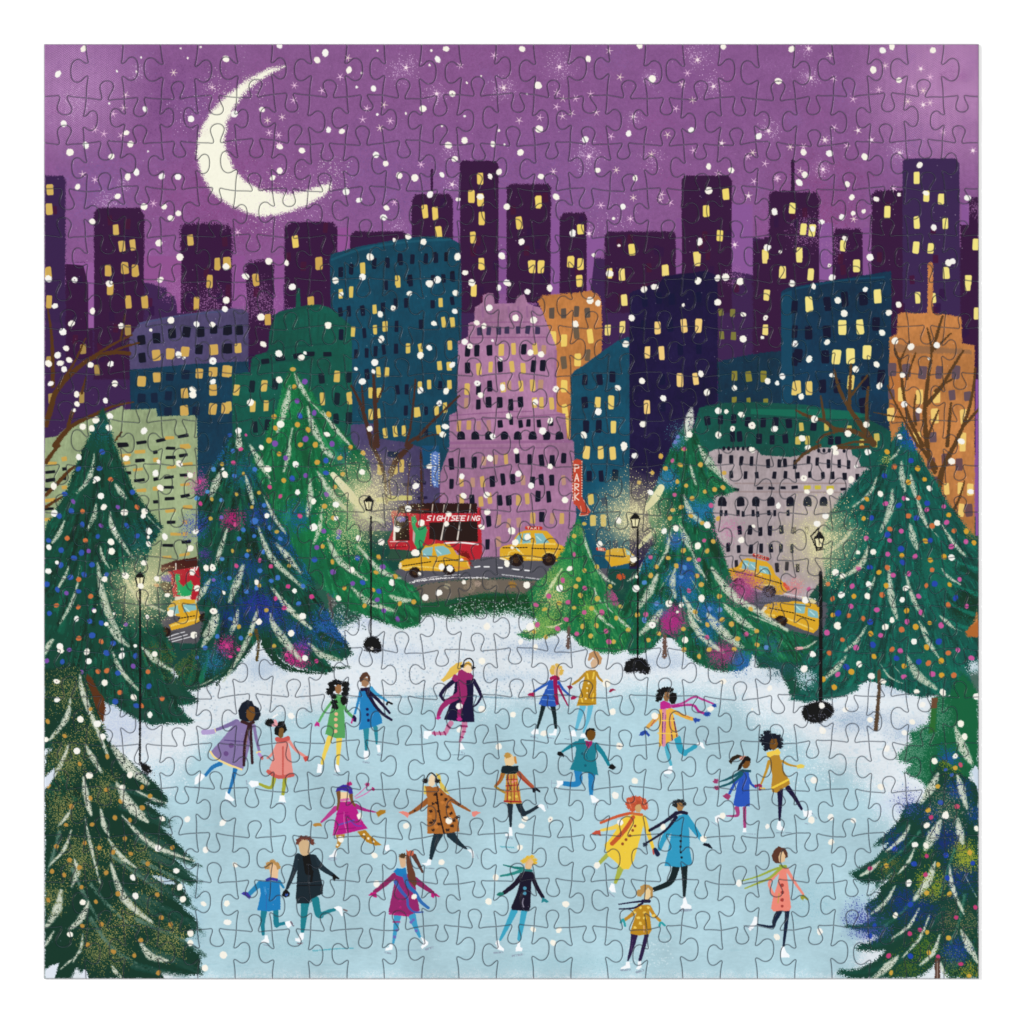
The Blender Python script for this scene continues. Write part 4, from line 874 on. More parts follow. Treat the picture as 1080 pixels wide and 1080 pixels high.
# front right tree
fr(840, 840, 5.4)
TF = tree('dark front tree with blue and yellow glows in the lower right corner', '620,50;720,20;760,-80;800,-180;840,-210;900,-160;960,-120;1042,-60;1042,1038;870,1038;840,990;815,950;790,955;740,1000;690,1036;300,1036;230,1000;250,985;340,985;440,940;500,880;420,885;340,875;350,845;430,820;460,800;400,780;280,745;290,730;360,735;420,690;380,640;410,600;470,560;480,510;520,475;460,490;400,497;340,475;305,440;340,415;420,380;470,330;520,270;440,280;480,235;560,170;590,110', '0A4437', rough=2)
branches(TF, '042A20', '1C7556', 1010, 780, 1030, 330, 18)
needles(TF, 1010, 780, 1100, ('03201A', '1F7052', '2A5A3A'), 37)
spray(1000, 888, 1, '0A4437', 0)
for (x, y, r, c, d) in ((998, 885, 22, '1F2F80', .85), (955, 955, 20, '1E3488', .85), (1012, 925, 22, '24388C', .7), (942, 888, 16, '243C98', .7), (1008, 1005, 18, '24409A', .9), (985, 860, 18, '1E3C90', .5), (975, 960, 24, '1C3288', .5), (1010, 835, 16, '2040A0', .7), (1028, 858, 12, '2244A0', .6),
                        (1018, 902, 17, 'B5B72C', 1.3), (982, 932, 18, 'ADB02A', 1.3), (975, 1000, 18, '6E8A22', .75), (955, 1020, 20, '6A7F24', .6), (938, 916, 16, '7E7A34', .85), (1005, 970, 20, '8A7A50', .5), (1005, 805, 15, '8A9A22', .85), (1000, 853, 22, '9A9A78', .45), (1022, 975, 14, '8A8A5A', .5), (978, 897, 12, '6A8A22', .55), (1005, 1020, 18, '6F8A3A', .5), (1022, 1024, 12, 'A09A22', .7), (990, 840, 14, '6A7A60', .5), (960, 850, 12, '3A55A0', .5)): spray(x, y, r * 1.05, c, d * .62, mask=[TF], wash=.6 if int(c[4:], 16) > 110 else .15)
for (x, y, r, d) in ((908, 968, 22, .5), (925, 980, 18, .4), (958, 845, 17, .3), (912, 985, 14, .3)): spray(x, y, r, '4450A4', d, wash=.7)
tips(TF, [('640,160;540,230;440,285', 40), ('520,330;420,400;305,450', 60), ('560,420;470,500;400,590', 40), ('560,700;420,740;280,745', 50), ('600,800;470,850;340,870', 50), ('640,900;440,980;235,1000', 60), ('760,240;640,340;520,440', 30), ('800,460;660,620;500,760', 30), ('840,640;720,800;560,940', 30)], '1F4F42')
tips(TF, [('700,200;600,310;480,400', 20), ('760,480;620,640;480,760', 20), ('900,300;860,420;820,560', 20), ('960,560;930,700;880,840', 20)], '3F7A66')
for q, wd in (('645,165;600,240;510,312', 26), ('820,140;780,220;735,298', 66), ('922,130;930,200;948,265', 46), ('672,298;640,370;578,442', 20), ('790,375;750,480;675,585', 50), ('565,505;510,600;428,668', 24), ('872,390;890,520;955,670', 28), ('698,640;640,740;548,806', 22), ('758,678;700,810;605,915', 20), ('475,370;420,420;365,452', 26), ('815,790;780,890;705,960', 28), ('580,910;520,970;440,1034', 46), ('940,765;980,850;1034,945', 44), ('822,945;835,990;858,1034', 16), ('515,460;540,440', 10), ('960,450;1025,570', 8)): garl(q, wd, c='D2D8C4')
orn('750,78;512,394;808,388;742,550;872,556;745,774;755,890;540,1005;988,320;867,806;985,1022', 'CFA53C', 14); orn('767,120;915,57;742,340;420,410;736,446;704,760;646,782;525,908;807,914;910,690;1020,632;937,955', 'C43C74', 14); orn('670,385;852,335;860,465;650,910;1005,380;822,35;650,615;445,735;420,795;560,300', '2446B0', 15)
sub(TF, 'trunk'); line('803,935;803,1038', 30, '5A3D33', rough=.5, sm=False); line('803,940;803,1038', 7, '9A8478', own=False, sm=False)
use(TF)
snow('848,112;743,165;675,275;738,280;640,494;564,678;195,118;325,138;85,135;133,770;1025,183;198,260')
fr(840, 660, 5.4)
for q, wd in (('905,580;950,700;998,785', 54), ('805,845;770,920;710,1005', 52), ('915,850;940,930;968,1038', 44)): garl(q, wd, c='D2D8C4')
orn('750,1050;805,915;905,810', 'CFA53C', 15); orn('935,792;915,1030', 'C8506A', 14); orn('850,820;820,1005;885,850', '3A5AA8', 12)
poly('1000,830;1020,795;1042,830;1042,960;1020,900', 'C9D8E8', own=False, rough=1)

# front left tree
fr(40, 660, 5.4)
TE = tree('dark front tree with golden glows in the lower left corner', '30,250;100,235;190,225;240,245;260,290;280,350;310,430;345,510;375,575;400,650;450,710;520,770;600,835;640,870;700,930;738,985;720,1030;690,1035;620,1010;700,1070;760,1110;735,1140;690,1135;800,1240;880,1330;900,1365;860,1360;790,1330;850,1400;905,1455;880,1485;800,1450;860,1540;880,1600;850,1600;780,1550;880,1660;912,1700;890,1770;820,1790;925,1870;935,1990;860,1995;700,1975;720,2015;260,2015;225,1950;180,2015;36,2015;36,760;80,690;95,650;36,650', '113D30', rough=1.8)
branches(TE, '08241B', '2E6C50', 60, 690, 1030, 420, 21)
needles(TE, 60, 690, 1400, ('061E17', '2E6A50', '56704A'), 38)
for (x, y, r, c, d) in ((72, 728, 24, '8E8A50', .6), (72, 800, 24, '94904A', .8), (66, 855, 22, '7E7F3E', .7), (112, 832, 17, '94883C', .8), (84, 907, 24, '94903F', .8), (55, 945, 18, '9A8F36', .8), (152, 905, 22, '7F8048', .6), (178, 990, 20, 'A9A45A', .8), (142, 962, 20, '7F7F44', .7), (112, 998, 26, '8E9048', .75), (130, 970, 16, '7F7F44', .5), (165, 930, 18, '4A6248', .5), (190, 870, 14, '4A6A60', .5), (185, 985, 12, 'CFC98A', .5), (95, 770, 18, '7A7F44', .5), (120, 900, 16, '2E5A4A', .5)): spray(x, y, r * 1.15, 'A39C56', d * .62, mask=[TE], wash=.1)
for (x, y) in ((208, 985), (205, 940), (178, 868)): spray(x, y, 10, '6A949A', .3, wash=.6)
fr(40, 840, 5.4)
tips(TE, [('480,60;600,110;735,160', 60), ('560,200;740,290;900,370', 60), ('640,330;780,400;905,470', 60), ('560,430;720,530;875,620', 55), ('560,560;740,650;905,740', 60), ('600,860;780,930;935,1000', 70), ('470,520;640,640;780,720', 40), ('420,-60;600,-10;735,60', 40), ('540,960;700,1000;860,1015', 40)], '33574C')
tips(TE, [('600,120;700,160;765,175', 34), ('760,330;850,380;930,400', 30), ('780,420;860,470;935,490', 26), ('740,560;820,600;900,640', 30), ('780,690;860,730;940,770', 34), ('820,830;890,870;955,910', 44), ('800,960;880,985;950,990', 40)], '24483C', 7)
tips(TE, [('560,240;720,320;860,390', 26), ('600,370;740,440;870,500', 26), ('420,330;560,440;720,560', 30), ('300,500;420,640;560,760', 30), ('200,420;260,560;340,700', 26), ('120,200;90,330;50,430', 26), ('560,700;700,760;860,830', 26), ('300,700;420,860;560,960', 30)], '5E7F70')
fr(40, 660, 5.4)
for q, wd in (('185,415;160,530;65,650', 34), ('240,280;260,400;400,745', 34), ('175,680;130,790;65,890', 26), ('270,680;310,750;362,835', 34), ('258,860;270,950;302,1075', 38), ('425,690;510,800;622,895', 62), ('445,890;500,980;600,1078', 46), ('560,940;660,990;730,1010', 16)): garl(q, wd, c='CDD2BE')
orn('300,475;152,628;55,545;395,745;237,788;388,935;638,970;592,920;190,1030;298,982;470,1000;592,1035;60,912', 'BE8F3E', 14)
fr(40, 840, 5.4)
poly('40,1040;40,990;70,965;120,950;95,1040', 'DCE3EE', own=False, rough=.8); poly('235,1040;258,985;272,990;290,1040', 'DCE3EE', own=False, rough=.8); poly('30,-100;90,-160;95,-120;60,-60;30,-40', 'D5DDEA', own=False, rough=1)
poly('640,450;700,455;760,480;780,500;720,500;690,480', 'B4CBDA', own=False, rough=1)
for q, wd in (('470,0;540,80;625,145', 44), ('358,75;375,160;405,225', 30), ('280,0;285,50;300,98', 32), ('480,110;640,270;890,368', 30), ('190,190;150,300;65,395', 20), ('268,120;300,280;352,490', 20), ('400,240;470,340;560,405', 28), ('208,360;225,430;192,515', 34), ('132,535;110,640;50,738', 50), ('288,600;250,690;180,758', 38), ('415,380;490,580;650,718', 44), ('575,820;640,910;738,935', 42), ('255,785;245,860;198,945', 18), ('650,450;710,482', 22), ('185,75;160,120;115,168', 22), ('90,770;65,810;40,855', 20), ('420,960;440,1000;480,1036', 26), ('120,990;180,940;250,880', 10)): garl(q, wd, c='CDD2BE')
orn('190,60;160,162;438,122;524,135;308,160;495,240;266,266;350,292;105,285;80,427;428,318;528,326;625,384;236,405;388,435;248,517;456,555;330,600;680,560;703,690;755,730;252,738;362,728;284,845;548,907;430,885;686,1005;585,820;595,65;765,292;58,590;180,362;148,448', 'B98A3C', 14)
snow('708,128;850,130;683,296;788,424;540,462;255,603;182,786;808,517;825,585;868,780;868,835;955,305;943,612;1052,150;1056,903;951,977;1075,610;1075,715;555,568')

# ================================================================== STREET LAMPS WITH GLOW
def glow(x, y, r, m=None):
    w_ = win(x - r * 1.6, y - r * 1.6, x + r * 1.6, y + r * 1.6)
    d = np.hypot(ax[w_[0]][:, None] - y, ax[w_[1]][None, :] - x) / (r * 1.15) + (GR3[w_] - .5) * .22 + (GR[w_] - .5) * .10
    lay(w_, (np.clip(1 - d, 0, 1) ** 1.1 * .8).astype(np.float32), rgb('C2BC8C'), False)
    spray(x, y, r, 'C9C290', .22, wash=.2); spray(x, y, r * .95, 'D4CC9A', .22, wash=0); spray(x, y, r * .55, 'DFD8A4', .5, wash=.8)
def lamp(label, px, y0, y1, wd, head, base, hs=1.0):
    l = motif('printed_street_lamp', label, 0, 'black street lamps of the picture')
    fr(0, 0); line([(px, y0), (px + .2, (y0 + y1) / 2), (px - .1, y1)], wd, '0C0C12', rough=.35, sm=False)
    x, y = head; k = hs
    sub(l, 'lantern'); poly([(x - 4 * k, y - 2 * k), (x + 4 * k, y - 2 * k), (x + 2.6 * k, y + 6 * k), (x - 2.6 * k, y + 6 * k)], 'E8E0B0')
    use(l)
    line([(x - 4.6 * k, y - 2 * k), (x - 2.6 * k, y + 7 * k)], 1.3, '0C0C12', rough=.4); line([(x + 4.6 * k, y - 2 * k), (x + 2.6 * k, y + 7 * k)], 1.3, '0C0C12', rough=.4)
    poly([(x - 5 * k, y - 3 * k), (x - 1.5 * k, y - 7 * k), (x + .5 * k, y - 9 * k), (x + 3 * k, y - 6 * k), (x + 5 * k, y - 3 * k), (x + 5 * k, y - 1.5 * k), (x - 5 * k, y - 1.5 * k)], '12110F', rough=.7)
    line([(x - 3 * k, y + 7 * k), (x + 3 * k, y + 7 * k)], 1.6, '0C0C12', rough=.4); line([(x, y - 1), (x, y + 5)], .8, '3A3424')
    if base:
        sub(l, 'lamp_base'); poly(base, '0E0D14', rough=1.1, soft=1.2)
        bx = pts(base); cx = sum(a[0] for a in bx) / len(bx); cy = sum(a[1] for a in bx) / len(bx)
        for _ in range(34): dot([(cx + R.uniform(-10, 10), cy + R.uniform(2, 8))], R.uniform(.3, .8), R.choice(('8A8C96', '0E0D14')), own=False, alpha=.7)
glow(150, 622, 42)
lamp('street lamp at the far left against the dark tree', 147.6, 617, 804, 2.0, (147.5, 611), '147,805;150,804;158,808;160,814;156,817;150,813')
fr(0, 0); glow(389, 528, 50); spray(372, 560, 30, 'B9C48A', .4)
lamp('street lamp before the bright green tree', 391.2, 545, 672, 1.7, (389, 531), '383,680;386,673;392,670;398,673;403,680;402,687;394,689;386,686')
fr(0, 0); glow(668, 545, 46)
lamp('street lamp rising beside the small bright tree', 672.6, 558, 694, 1.8, (670, 549), '658,707;660,698;667,694;675,693;681,696;686,705;684,711;672,709;661,710')
fr(0, 0); glow(866, 570, 48)
lamp('tallest street lamp with bent lantern before the grey mansion', 865.6, 604, 738, 3.6, (864, 570), '845,752;849,744;858,740;868,739;876,742;880,750;876,757;866,762;855,763;849,759', 1.1)
fr(720, 470, 5.4); line('775,470;732,515;765,595', 8, '0C0C12', sm=False, rough=.6, own=False); line('765,595;805,590', 7, '0C0C12', own=False, rough=.6)
# ---- neon signs
fr(600, 470, 5.4)
ps = motif('printed_sign', 'red vertical neon sign reading PARK with a bent arrow', 0, 'painted neon signs')
poly('22,85;48,76;76,84;76,200;74,292;92,322;124,372;108,396;62,398;70,372;50,350;24,330;18,200', 'C4452F', rough=.8)
sub(ps, 'lettering', 'white PARK lettering')
for i, ch in enumerate('PARK'):
    for seg in G5[ch].split('|'):
        q = [tuple(float(v) for v in a.split(',')) for a in seg.split(';')]
        line([(34 + a * 22, 108 + i * 54 + b * 40) for a, b in q], 6, 'F2D9C8', sm=False, soft=.6)
use(ps)
for i in range(14): dot([(22, 92 + i * 17)], 3.5, 'F0CDB0', own=False); dot([(74, 92 + i * 15)], 3.5, 'F0CDB0', own=False)
for q in ('84,310;100,335;122,372', '66,345;70,372;60,396', '60,398;85,398;108,392'): line(q, 3, 'F0CDB0', own=False)
fr(400, 470, 5.4)
motif('printed_sign', 'small blue neon sign with pale dots on the pink tower corner', 0, 'painted neon signs')
poly('295,45;320,30;340,42;342,130;338,235;312,238;300,215;294,120', '5B7CBE', rough=1.1)
for i in range(12): line([(308 + (i % 2) * 10, 55 + i * 15), (324 - (i % 3) * 4, 60 + i * 15)], 5, 'DDE6F2', own=False)
for i in range(12): dot([(294, 50 + i * 16), ], 3, 'F0E0A0', own=False); dot([(340, 50 + i * 15)], 3, 'F0E0A0', own=False)
snow('285,118;212,230;163,358;395,390;240,440;383,445;100,475;12,550;210,612;340,838;262,865;72,785;630,72;470,175;480,285;612,280;615,378;582,463;355,690;402,700;727,672;755,485;775,552;845,522;780,30;792,160;865,228;972,118;1058,310;842,793;1027,812')
snow('615,1030', 3.4)
fr(720, 470, 5.4); snow('395,25;143,452;87,572;335,538;108,870;690,185;840,262;545,342;762,445;812,402;712,10;870,40;960,195;1055,38;870,722;700,880')
# ================================================================== SKATERS
def skater(frame, label, items):
    """items: (part, kind, points, colour, width) drawn in order; part '' is the body itself"""
    s_ = motif('printed_skater', 'printed skater ' + label, 0, 'skaters on the painted ice')
    fr(*frame); seen = {}
    for it in items:
        part, kind, q, c = it[:4]; wd = it[4] if len(it) > 4 else 10
        if part == '-': use(use_last); own = False
        elif part == '': use(s_); own = True
        else:
            if part not in seen or (part in ('mitten', 'skate') and kind in 'pl' and c not in (SH,)): seen[part] = sub(s_, part)
            use(seen[part]); own = True
        use_last = CUR
        if kind == 'p': poly(q, c, rough=.25, own=own, soft=.7)
        elif kind == 'l': line(q, wd, c, rough=.2, own=own, soft=.7)
        elif kind == 's': line(q, wd, c, rough=.2, own=own, soft=.7, sm=False)
        elif kind == 'd': dot(q, wd if not isinstance(wd, tuple) else wd[0], c, None if not isinstance(wd, tuple) else wd[1], own=own, rough=.15, soft=.7)
        elif kind == 'g': line(q, wd, c, grain=.4, own=False, alpha=.9)
        elif kind == 'f': dot(q, wd, c, wd * .8, rough=.6, own=own, soft=.6)
W_ = 'F4F7FA'; SH = '8E9DB0'; F1 = (205, 690, 6.75)
skater(F1, 'in a mauve coat with one blue leg kicked back at the far left', [
    ('trousers', 'l', '185,780;130,805;80,860', '2474B4', (34, 22)), ('trousers', 'l', '290,820;275,890;245,985', '2474B4', (34, 18)),
    ('skate', 'p', '40,845;75,865;60,890;10,930;0,925;5,880', W_), ('skate', 'p', '225,975;245,1000;285,1035;270,1050;215,1030', W_), ('skate', 'g', '215,1045;260,1060', SH, 9), ('-', 'g', '0,940;40,960', SH, 6),
    ('coat', 'l', '300,480;230,510;150,540', '7B6AA0', (36, 20)), ('mitten', 'l', '135,550;100,555;65,555', 'B09BCF', (34, 36)), ('', 's', '145,530;150,552', 'E8D2A0', 8),
    ('coat', 'p', '300,475;420,500;400,620;370,750;345,825;250,790;160,740;115,695;200,600;265,520', '8573A6'), ('coat', 'l', '425,510;440,600;462,690', '8573A6', (24, 20)),
    ('-', 'l', '115,695;150,740;250,790;335,820', 'F0D48A', 14), ('-', 's', '215,612;375,625', '5E4C82', 8), ('-', 'd', '262,650;225,708', '6A4C86', 18), ('-', 'l', '380,540;320,640;265,750', '7A689C', 4),
    ('', 's', '445,700;468,695', 'F0D48A', 14), ('', 'l', '460,710;480,735', 'B78ACB', 22),
    ('hair', 'p', '375,325;410,335;425,365;460,385;473,430;455,470;430,475;400,480;350,480;320,455;312,400;335,350', '1D2430'), ('', 'p', '370,400;400,368;428,380;432,430;415,470;395,478;370,450', '7A5026'),
    ('scarf', 'l', '340,480;385,495;420,485', '3E2626', 22), ('scarf', 'l', '390,500;360,620;352,790', '3B2328', 20), ('scarf', 'l', '400,500;405,640;412,775', '3B2328', 20), ('-', 'g', '385,540;358,700', '8A6A5A', 6)])
skater(F1, 'child in a salmon coat with red trim and dark ponytail puff', [
    ('trousers', 'l', '570,870;545,950;465,925', 'A5AA36', (30, 20)), ('trousers', 'l', '645,880;630,1000', 'A5AA36', (32, 22)),
    ('skate', 'p', '455,905;460,935;410,950;385,920;400,900', W_), ('skate', 'p', '605,1005;640,1005;652,1055;600,1050', W_), ('skate', 'g', '585,1065;640,1060', SH, 10), ('-', 'g', '370,900;380,950', SH, 8),
    ('coat', 'l', '590,650;555,710;520,740', 'E48F86', (26, 14)), ('coat', 'p', '585,620;665,615;685,700;705,865;640,880;520,855;560,740', 'E58C82'), ('coat', 'l', '670,610;720,680;790,730', 'E58C82', (24, 18)),
    ('-', 'l', '525,835;600,875;700,860', 'CB5A52', 26), ('-', 'l', '630,660;630,860', 'CB5A52', 12), ('-', 'l', '590,605;630,612;665,600', 'CB5650', 34), ('mitten', 'd', '480,740', 'C55A58', 12), ('mitten', 'p', '775,735;810,722;812,750;790,768', 'CB4A42'),
    ('hair', 'f', '538,488', '10141C', 34), ('hair', 'p', '570,530;600,480;640,475;660,540;640,560;600,585;570,570', '16181E'), ('', 'l', '562,505;582,500;575,475', 'E8A0A6', 22), ('', 'l', '620,540;615,580', '7C5A30', 34), ('', 's', '560,450;590,430', 'F6F2F0', 10)])
F2 = (325, 690, 8.31)
skater(F2, 'in a green coat and yellow tights with long curly black hair', [
    ('trousers', 'l', '190,735;150,850;120,960', 'EDCE52', (50, 24)), ('trousers', 'l', '272,745;265,860;258,970', 'EDCE52', (52, 24)),
    ('skate', 'p', '85,960;120,970;118,1040;75,1040', W_), ('skate', 'p', '235,965;262,970;280,1030;232,1035', W_), ('skate', 'g', '55,1060;110,1065', SH, 14), ('-', 'g', '225,1055;265,1065', SH, 10),
    ('coat', 'l', '205,420;140,510;95,590', '5FAE66', (26, 20)), ('coat', 'l', '305,440;340,500;390,550', '57A55F', (26, 26)), ('coat', 'p', '235,365;290,365;305,420;320,560;325,735;240,735;150,700;180,560;210,440', '55A45C'),
    ('-', 'd', '246,525;242,572;244,625;240,676', 'E8B48A', 16), ('mitten', 'p', '55,620;75,590;100,605;100,635;78,628;60,635', 'C02A86'),
    ('hair', 'f', '240,245;205,265;195,320;225,370;230,420;235,460;190,335;325,265;330,310;322,350;315,395;315,420;265,250;215,300', '14171D', 32), ('hair', 'f', '172,310;180,345;345,300;345,275', '14171D', 13), ('', 'p', '235,290;262,262;290,275;292,320;270,352;242,335', '9A6C45'), ('coat', 'l', '255,360;285,365', '62B068', 22)])
skater(F2, 'in a bright blue coat with two dark scarf tails flying right', [
    ('trousers', 'l', '508,655;510,760;508,840', '2B8A9C', (54, 20)), ('trousers', 'l', '590,645;598,720;600,785', '2B8A9C', (40, 16)),
    ('skate', 'p', '490,845;525,850;530,885;525,920;495,930;485,890', W_), ('skate', 'p', '598,795;630,795;635,860;610,865', W_), ('skate', 'g', '485,945;530,950', SH, 16), ('-', 'g', '610,880;650,885', SH, 14),
    ('coat', 'l', '460,330;435,430;410,520', '2A86C2', (28, 20)), ('coat', 'l', '550,300;600,350;690,410', '3A9ACB', (38, 18)), ('coat', 'p', '455,320;540,300;580,420;645,560;650,605;560,640;445,665;450,500', '2380BE'),
    ('-', 'd', '518,482;520,530;528,580', '232458', 13), ('-', 'g', '455,400;455,600', '4A9AD0', 6), ('', 'p', '465,240;500,200;538,220;530,265;505,290;470,275', 'A57A58'), ('hair', 'p', '448,210;475,165;515,155;545,195;545,235;530,240;520,195;490,210;470,240;455,245', '5B3D2E'),
    ('scarf', 'l', '470,310;525,305', '241E3C', 30), ('scarf', 'l', '520,320;610,400;715,515', '241E3C', (38, 20)), ('scarf', 'l', '520,340;580,440;650,520;730,575', '241E3C', (34, 20)), ('mitten', 'l', '690,440;700,420;735,435', '15161E', 18),
    ('mitten', 'p', '385,560;400,525;425,560;420,595;395,590', '2A1B46'), ('mitten', 'l', '380,600;390,570', 'C02A86', 14)])
skater((430, 680, 9), 'in a navy coat and magenta scarf with long blonde hair at the back', [
    ('trousers', 'l', '410,745;375,800;350,840;240,840', 'C77B9E', (50, 30)), ('trousers', 'l', '540,745;530,820;495,920', 'C77B9E', (56, 22)),
    ('-', 'l', '375,765;400,790', '9A2F66', 18), ('-', 's', '250,825;260,860', '9A2F66', 16), ('-', 's', '300,825;312,855', '9A2F66', 16), ('-', 's', '345,825;360,855', '9A2F66', 16), ('-', 's', '510,772;560,775', '9A2F66', 20), ('-', 's', '515,825;545,828', '9A2F66', 16), ('-', 's', '500,875;525,880', '9A2F66', 16),
    ('skate', 'p', '155,820;225,818;228,850;200,870;190,895;150,885', W_), ('skate', 'p', '488,930;512,935;545,990;490,1000', W_), ('skate', 'g', '420,1045;540,1045', '6F8798', 7), ('-', 'g', '515,1020;535,1035', SH, 16), ('-', 'g', '120,850;120,890', SH, 8),
    ('hair', 'p', '520,160;460,175;400,225;360,290;315,335;340,355;400,320;460,280;500,240', 'E4BC52'),
    ('coat', 'l', '430,350;350,420;315,470', '26203F', (46, 34)), ('coat', 'l', '310,480;340,525;385,550', '26203F', (28, 24)), ('coat', 'l', '625,340;665,410;695,480', '26203F', (40, 30)), ('coat', 'l', '698,495;660,560;620,590', '26203F', (24, 14)),
    ('coat', 'p', '450,330;620,320;625,420;620,560;635,735;540,735;345,710;400,560;440,440', '221D3D'), ('-', 'l', '600,420;600,560', '151230', 8),
    ('', 'p', '525,240;535,180;570,160;608,180;615,240;590,272;545,268', 'F2D2A8'), ('hair', 'p', '535,195;550,165;580,155;605,180;607,210;570,190;540,215', 'E0AF42'), ('earmuffs', 'l', '525,200;540,150;585,130;620,160;625,220', '1B1922', 13), ('earmuffs', 'f', '520,200;622,222', '1B1922', 18),
    ('scarf', 'p', '485,245;515,235;560,265;600,270;628,300;610,335;560,335;500,345;450,355;415,325;440,280;470,290', '9C2A68'), ('scarf', 'l', '515,320;510,400;495,470;400,530;330,590;295,660;290,690', '9C2A68', (90, 26)), ('scarf', 'l', '525,350;540,470;510,560;490,640;488,700', '9C2A68', (56, 30)),
    ('scarf', 'f', '288,695', 'C42A88', 22), ('scarf', 'f', '490,705', 'C42A88', 25), ('-', 'l', '480,500;510,540', '3A1A48', 12)])
F3 = (550, 680, 9.818)
skater(F3, 'child in a striped blue coat with a crimson scarf', [
    ('trousers', 'l', '225,640;200,740;165,860', '1F2C30', (50, 24)), ('trousers', 'l', '325,640;345,750;355,860', '1F2C30', (52, 28)),
    ('skate', 'p', '135,870;175,880;180,925;110,930;100,905', W_), ('skate', 'p', '345,870;370,880;360,940;290,940;280,920;325,915', W_), ('skate', 'g', '100,950;165,965', SH, 16), ('-', 'g', '270,960;330,970', SH, 12),
    ('coat', 'l', '300,380;220,430;130,485', '2C5BB4', (36, 24)), ('coat', 'p', '295,370;375,360;375,480;360,640;250,640;175,615;230,500', '2A56B4'), ('coat', 'l', '385,390;430,460;500,525', '2C5BB4', (32, 20)),
    ('-', 'l', '275,465;350,462', '6C9AD8', 7), ('-', 'l', '250,515;350,520', '6C9AD8', 7), ('-', 'l', '215,565;345,580', '6C9AD8', 8),
    ('mitten', 'p', '60,520;85,500;130,490;135,545;110,535;75,530', 'A81E50'), ('', 'l', '365,250;365,320', 'E2BC90', 62), ('hair', 'f', '330,230;370,215;400,235;315,260;415,270;325,290;410,295', 'DDB44E', 24), ('', 'l', '365,265;365,315', 'E2BC90', 50),
    ('scarf', 'l', '310,350;345,335;380,350', 'A61C50', 36), ('scarf', 'l', '350,370;355,480;370,610', '9C1A50', (44, 34)), ('scarf', 'l', '380,430;430,530;480,630', '9C1A50', (30, 12)), ('mitten', 'p', '510,545;540,525;575,545;550,565;515,570', 'A81E50')])
skater(F3, 'in a long mustard coat with gold pattern below the small tree', [
    ('trousers', 'l', '635,640;600,760;565,880', '5FB7D4', (66, 28)), ('trousers', 'l', '715,640;690,770;645,900', '5FB7D4', (58, 20)),
    ('skate', 'p', '520,890;550,880;570,950;510,950;500,930', W_), ('skate', 'p', '620,925;660,920;665,965;610,955', W_), ('skate', 'g', '450,975;560,990', '7F93A4', 10),
    ('coat', 'l', '660,300;600,360;530,410', 'B88A2C', (32, 22)), ('coat', 'l', '775,290;800,340;845,385', 'B88A2C', (32, 18)), ('coat', 'p', '665,270;770,260;775,400;775,620;690,632;570,632;610,500;645,380', 'C08F22'),
    ('-', 'l', '680,300;690,350', 'EFC94A', 16), ('-', 'l', '750,290;740,350', 'EFC94A', 16), ('-', 'd', '695,400;680,450;680,500;665,560', 'F3DFA0', 10), ('-', 'l', '615,540;630,590', 'EFC94A', 16), ('-', 'l', '745,510;735,580', 'EFC94A', 16), ('-', 'l', '590,605;760,615', '9C6E18', 12), ('-', 'l', '700,440;690,560', '8E6418', 7),
    ('hair', 'p', '690,160;700,90;750,62;800,80;810,110;835,140;820,200;790,215;775,160;740,130;700,170', 'BF9060'), ('', 'p', '715,190;735,150;775,145;785,200;760,250;725,240', 'D4B08C'), ('', 'l', '700,265;760,265', 'A8814A', 10),
    ('mitten', 'p', '470,430;510,415;530,440;500,470', '9A2044'), ('mitten', 'p', '905,490;920,460;950,455;978,470;940,480;925,495', '9A2044')])
skater((580, 750, 10.8), 'in a teal coat and bright blue trousers at the middle', [
    ('trousers', 'l', '320,680;330,790;290,835;160,825', '2280BE', (92, 50)), ('trousers', 'l', '478,700;470,830;470,945', '2280BE', (88, 40)),
    ('skate', 'p', '75,790;150,795;150,830;115,850;90,885;65,870;85,830', W_), ('skate', 'p', '460,955;490,960;560,1010;555,1040;480,1045', W_), ('skate', 'g', '480,1060;540,1070', SH, 14), ('-', 'g', '20,790;20,870;60,870', SH, 7), ('-', 'g', '30,820;80,825', SH, 7),
    ('coat', 'l', '300,370;220,410;145,460', '1C8296', (56, 26)), ('coat', 'l', '520,390;600,480;670,610', '1C8296', (66, 34)), ('coat', 'p', '330,320;400,312;440,400;490,350;535,400;520,540;550,730;400,700;225,665;285,520;300,430;285,390', '1F7E90'),
    ('-', 'd', '370,485;405,620', '155E72', 15), ('-', 'l', '440,420;415,500;430,540', '145C70', 8), ('mitten', 'p', '80,490;95,462;130,462;160,500;155,525;135,505;110,515', '14151F'), ('mitten', 'p', '665,650;680,615;710,600;755,640;720,670;690,660', '14151F'),
    ('skate', 'p', '400,320;420,330;420,345;395,335', W_), ('scarf', 'p', '405,335;440,345;485,340;480,380;440,425;415,400', 'A02062'), ('', 'p', '410,250;430,215;480,205;520,240;515,300;480,340;440,330;415,290', '6E4A1E'), ('hair', 'p', '400,260;410,215;450,192;500,198;520,225;500,222;460,212;425,235;415,285', '12120F')])
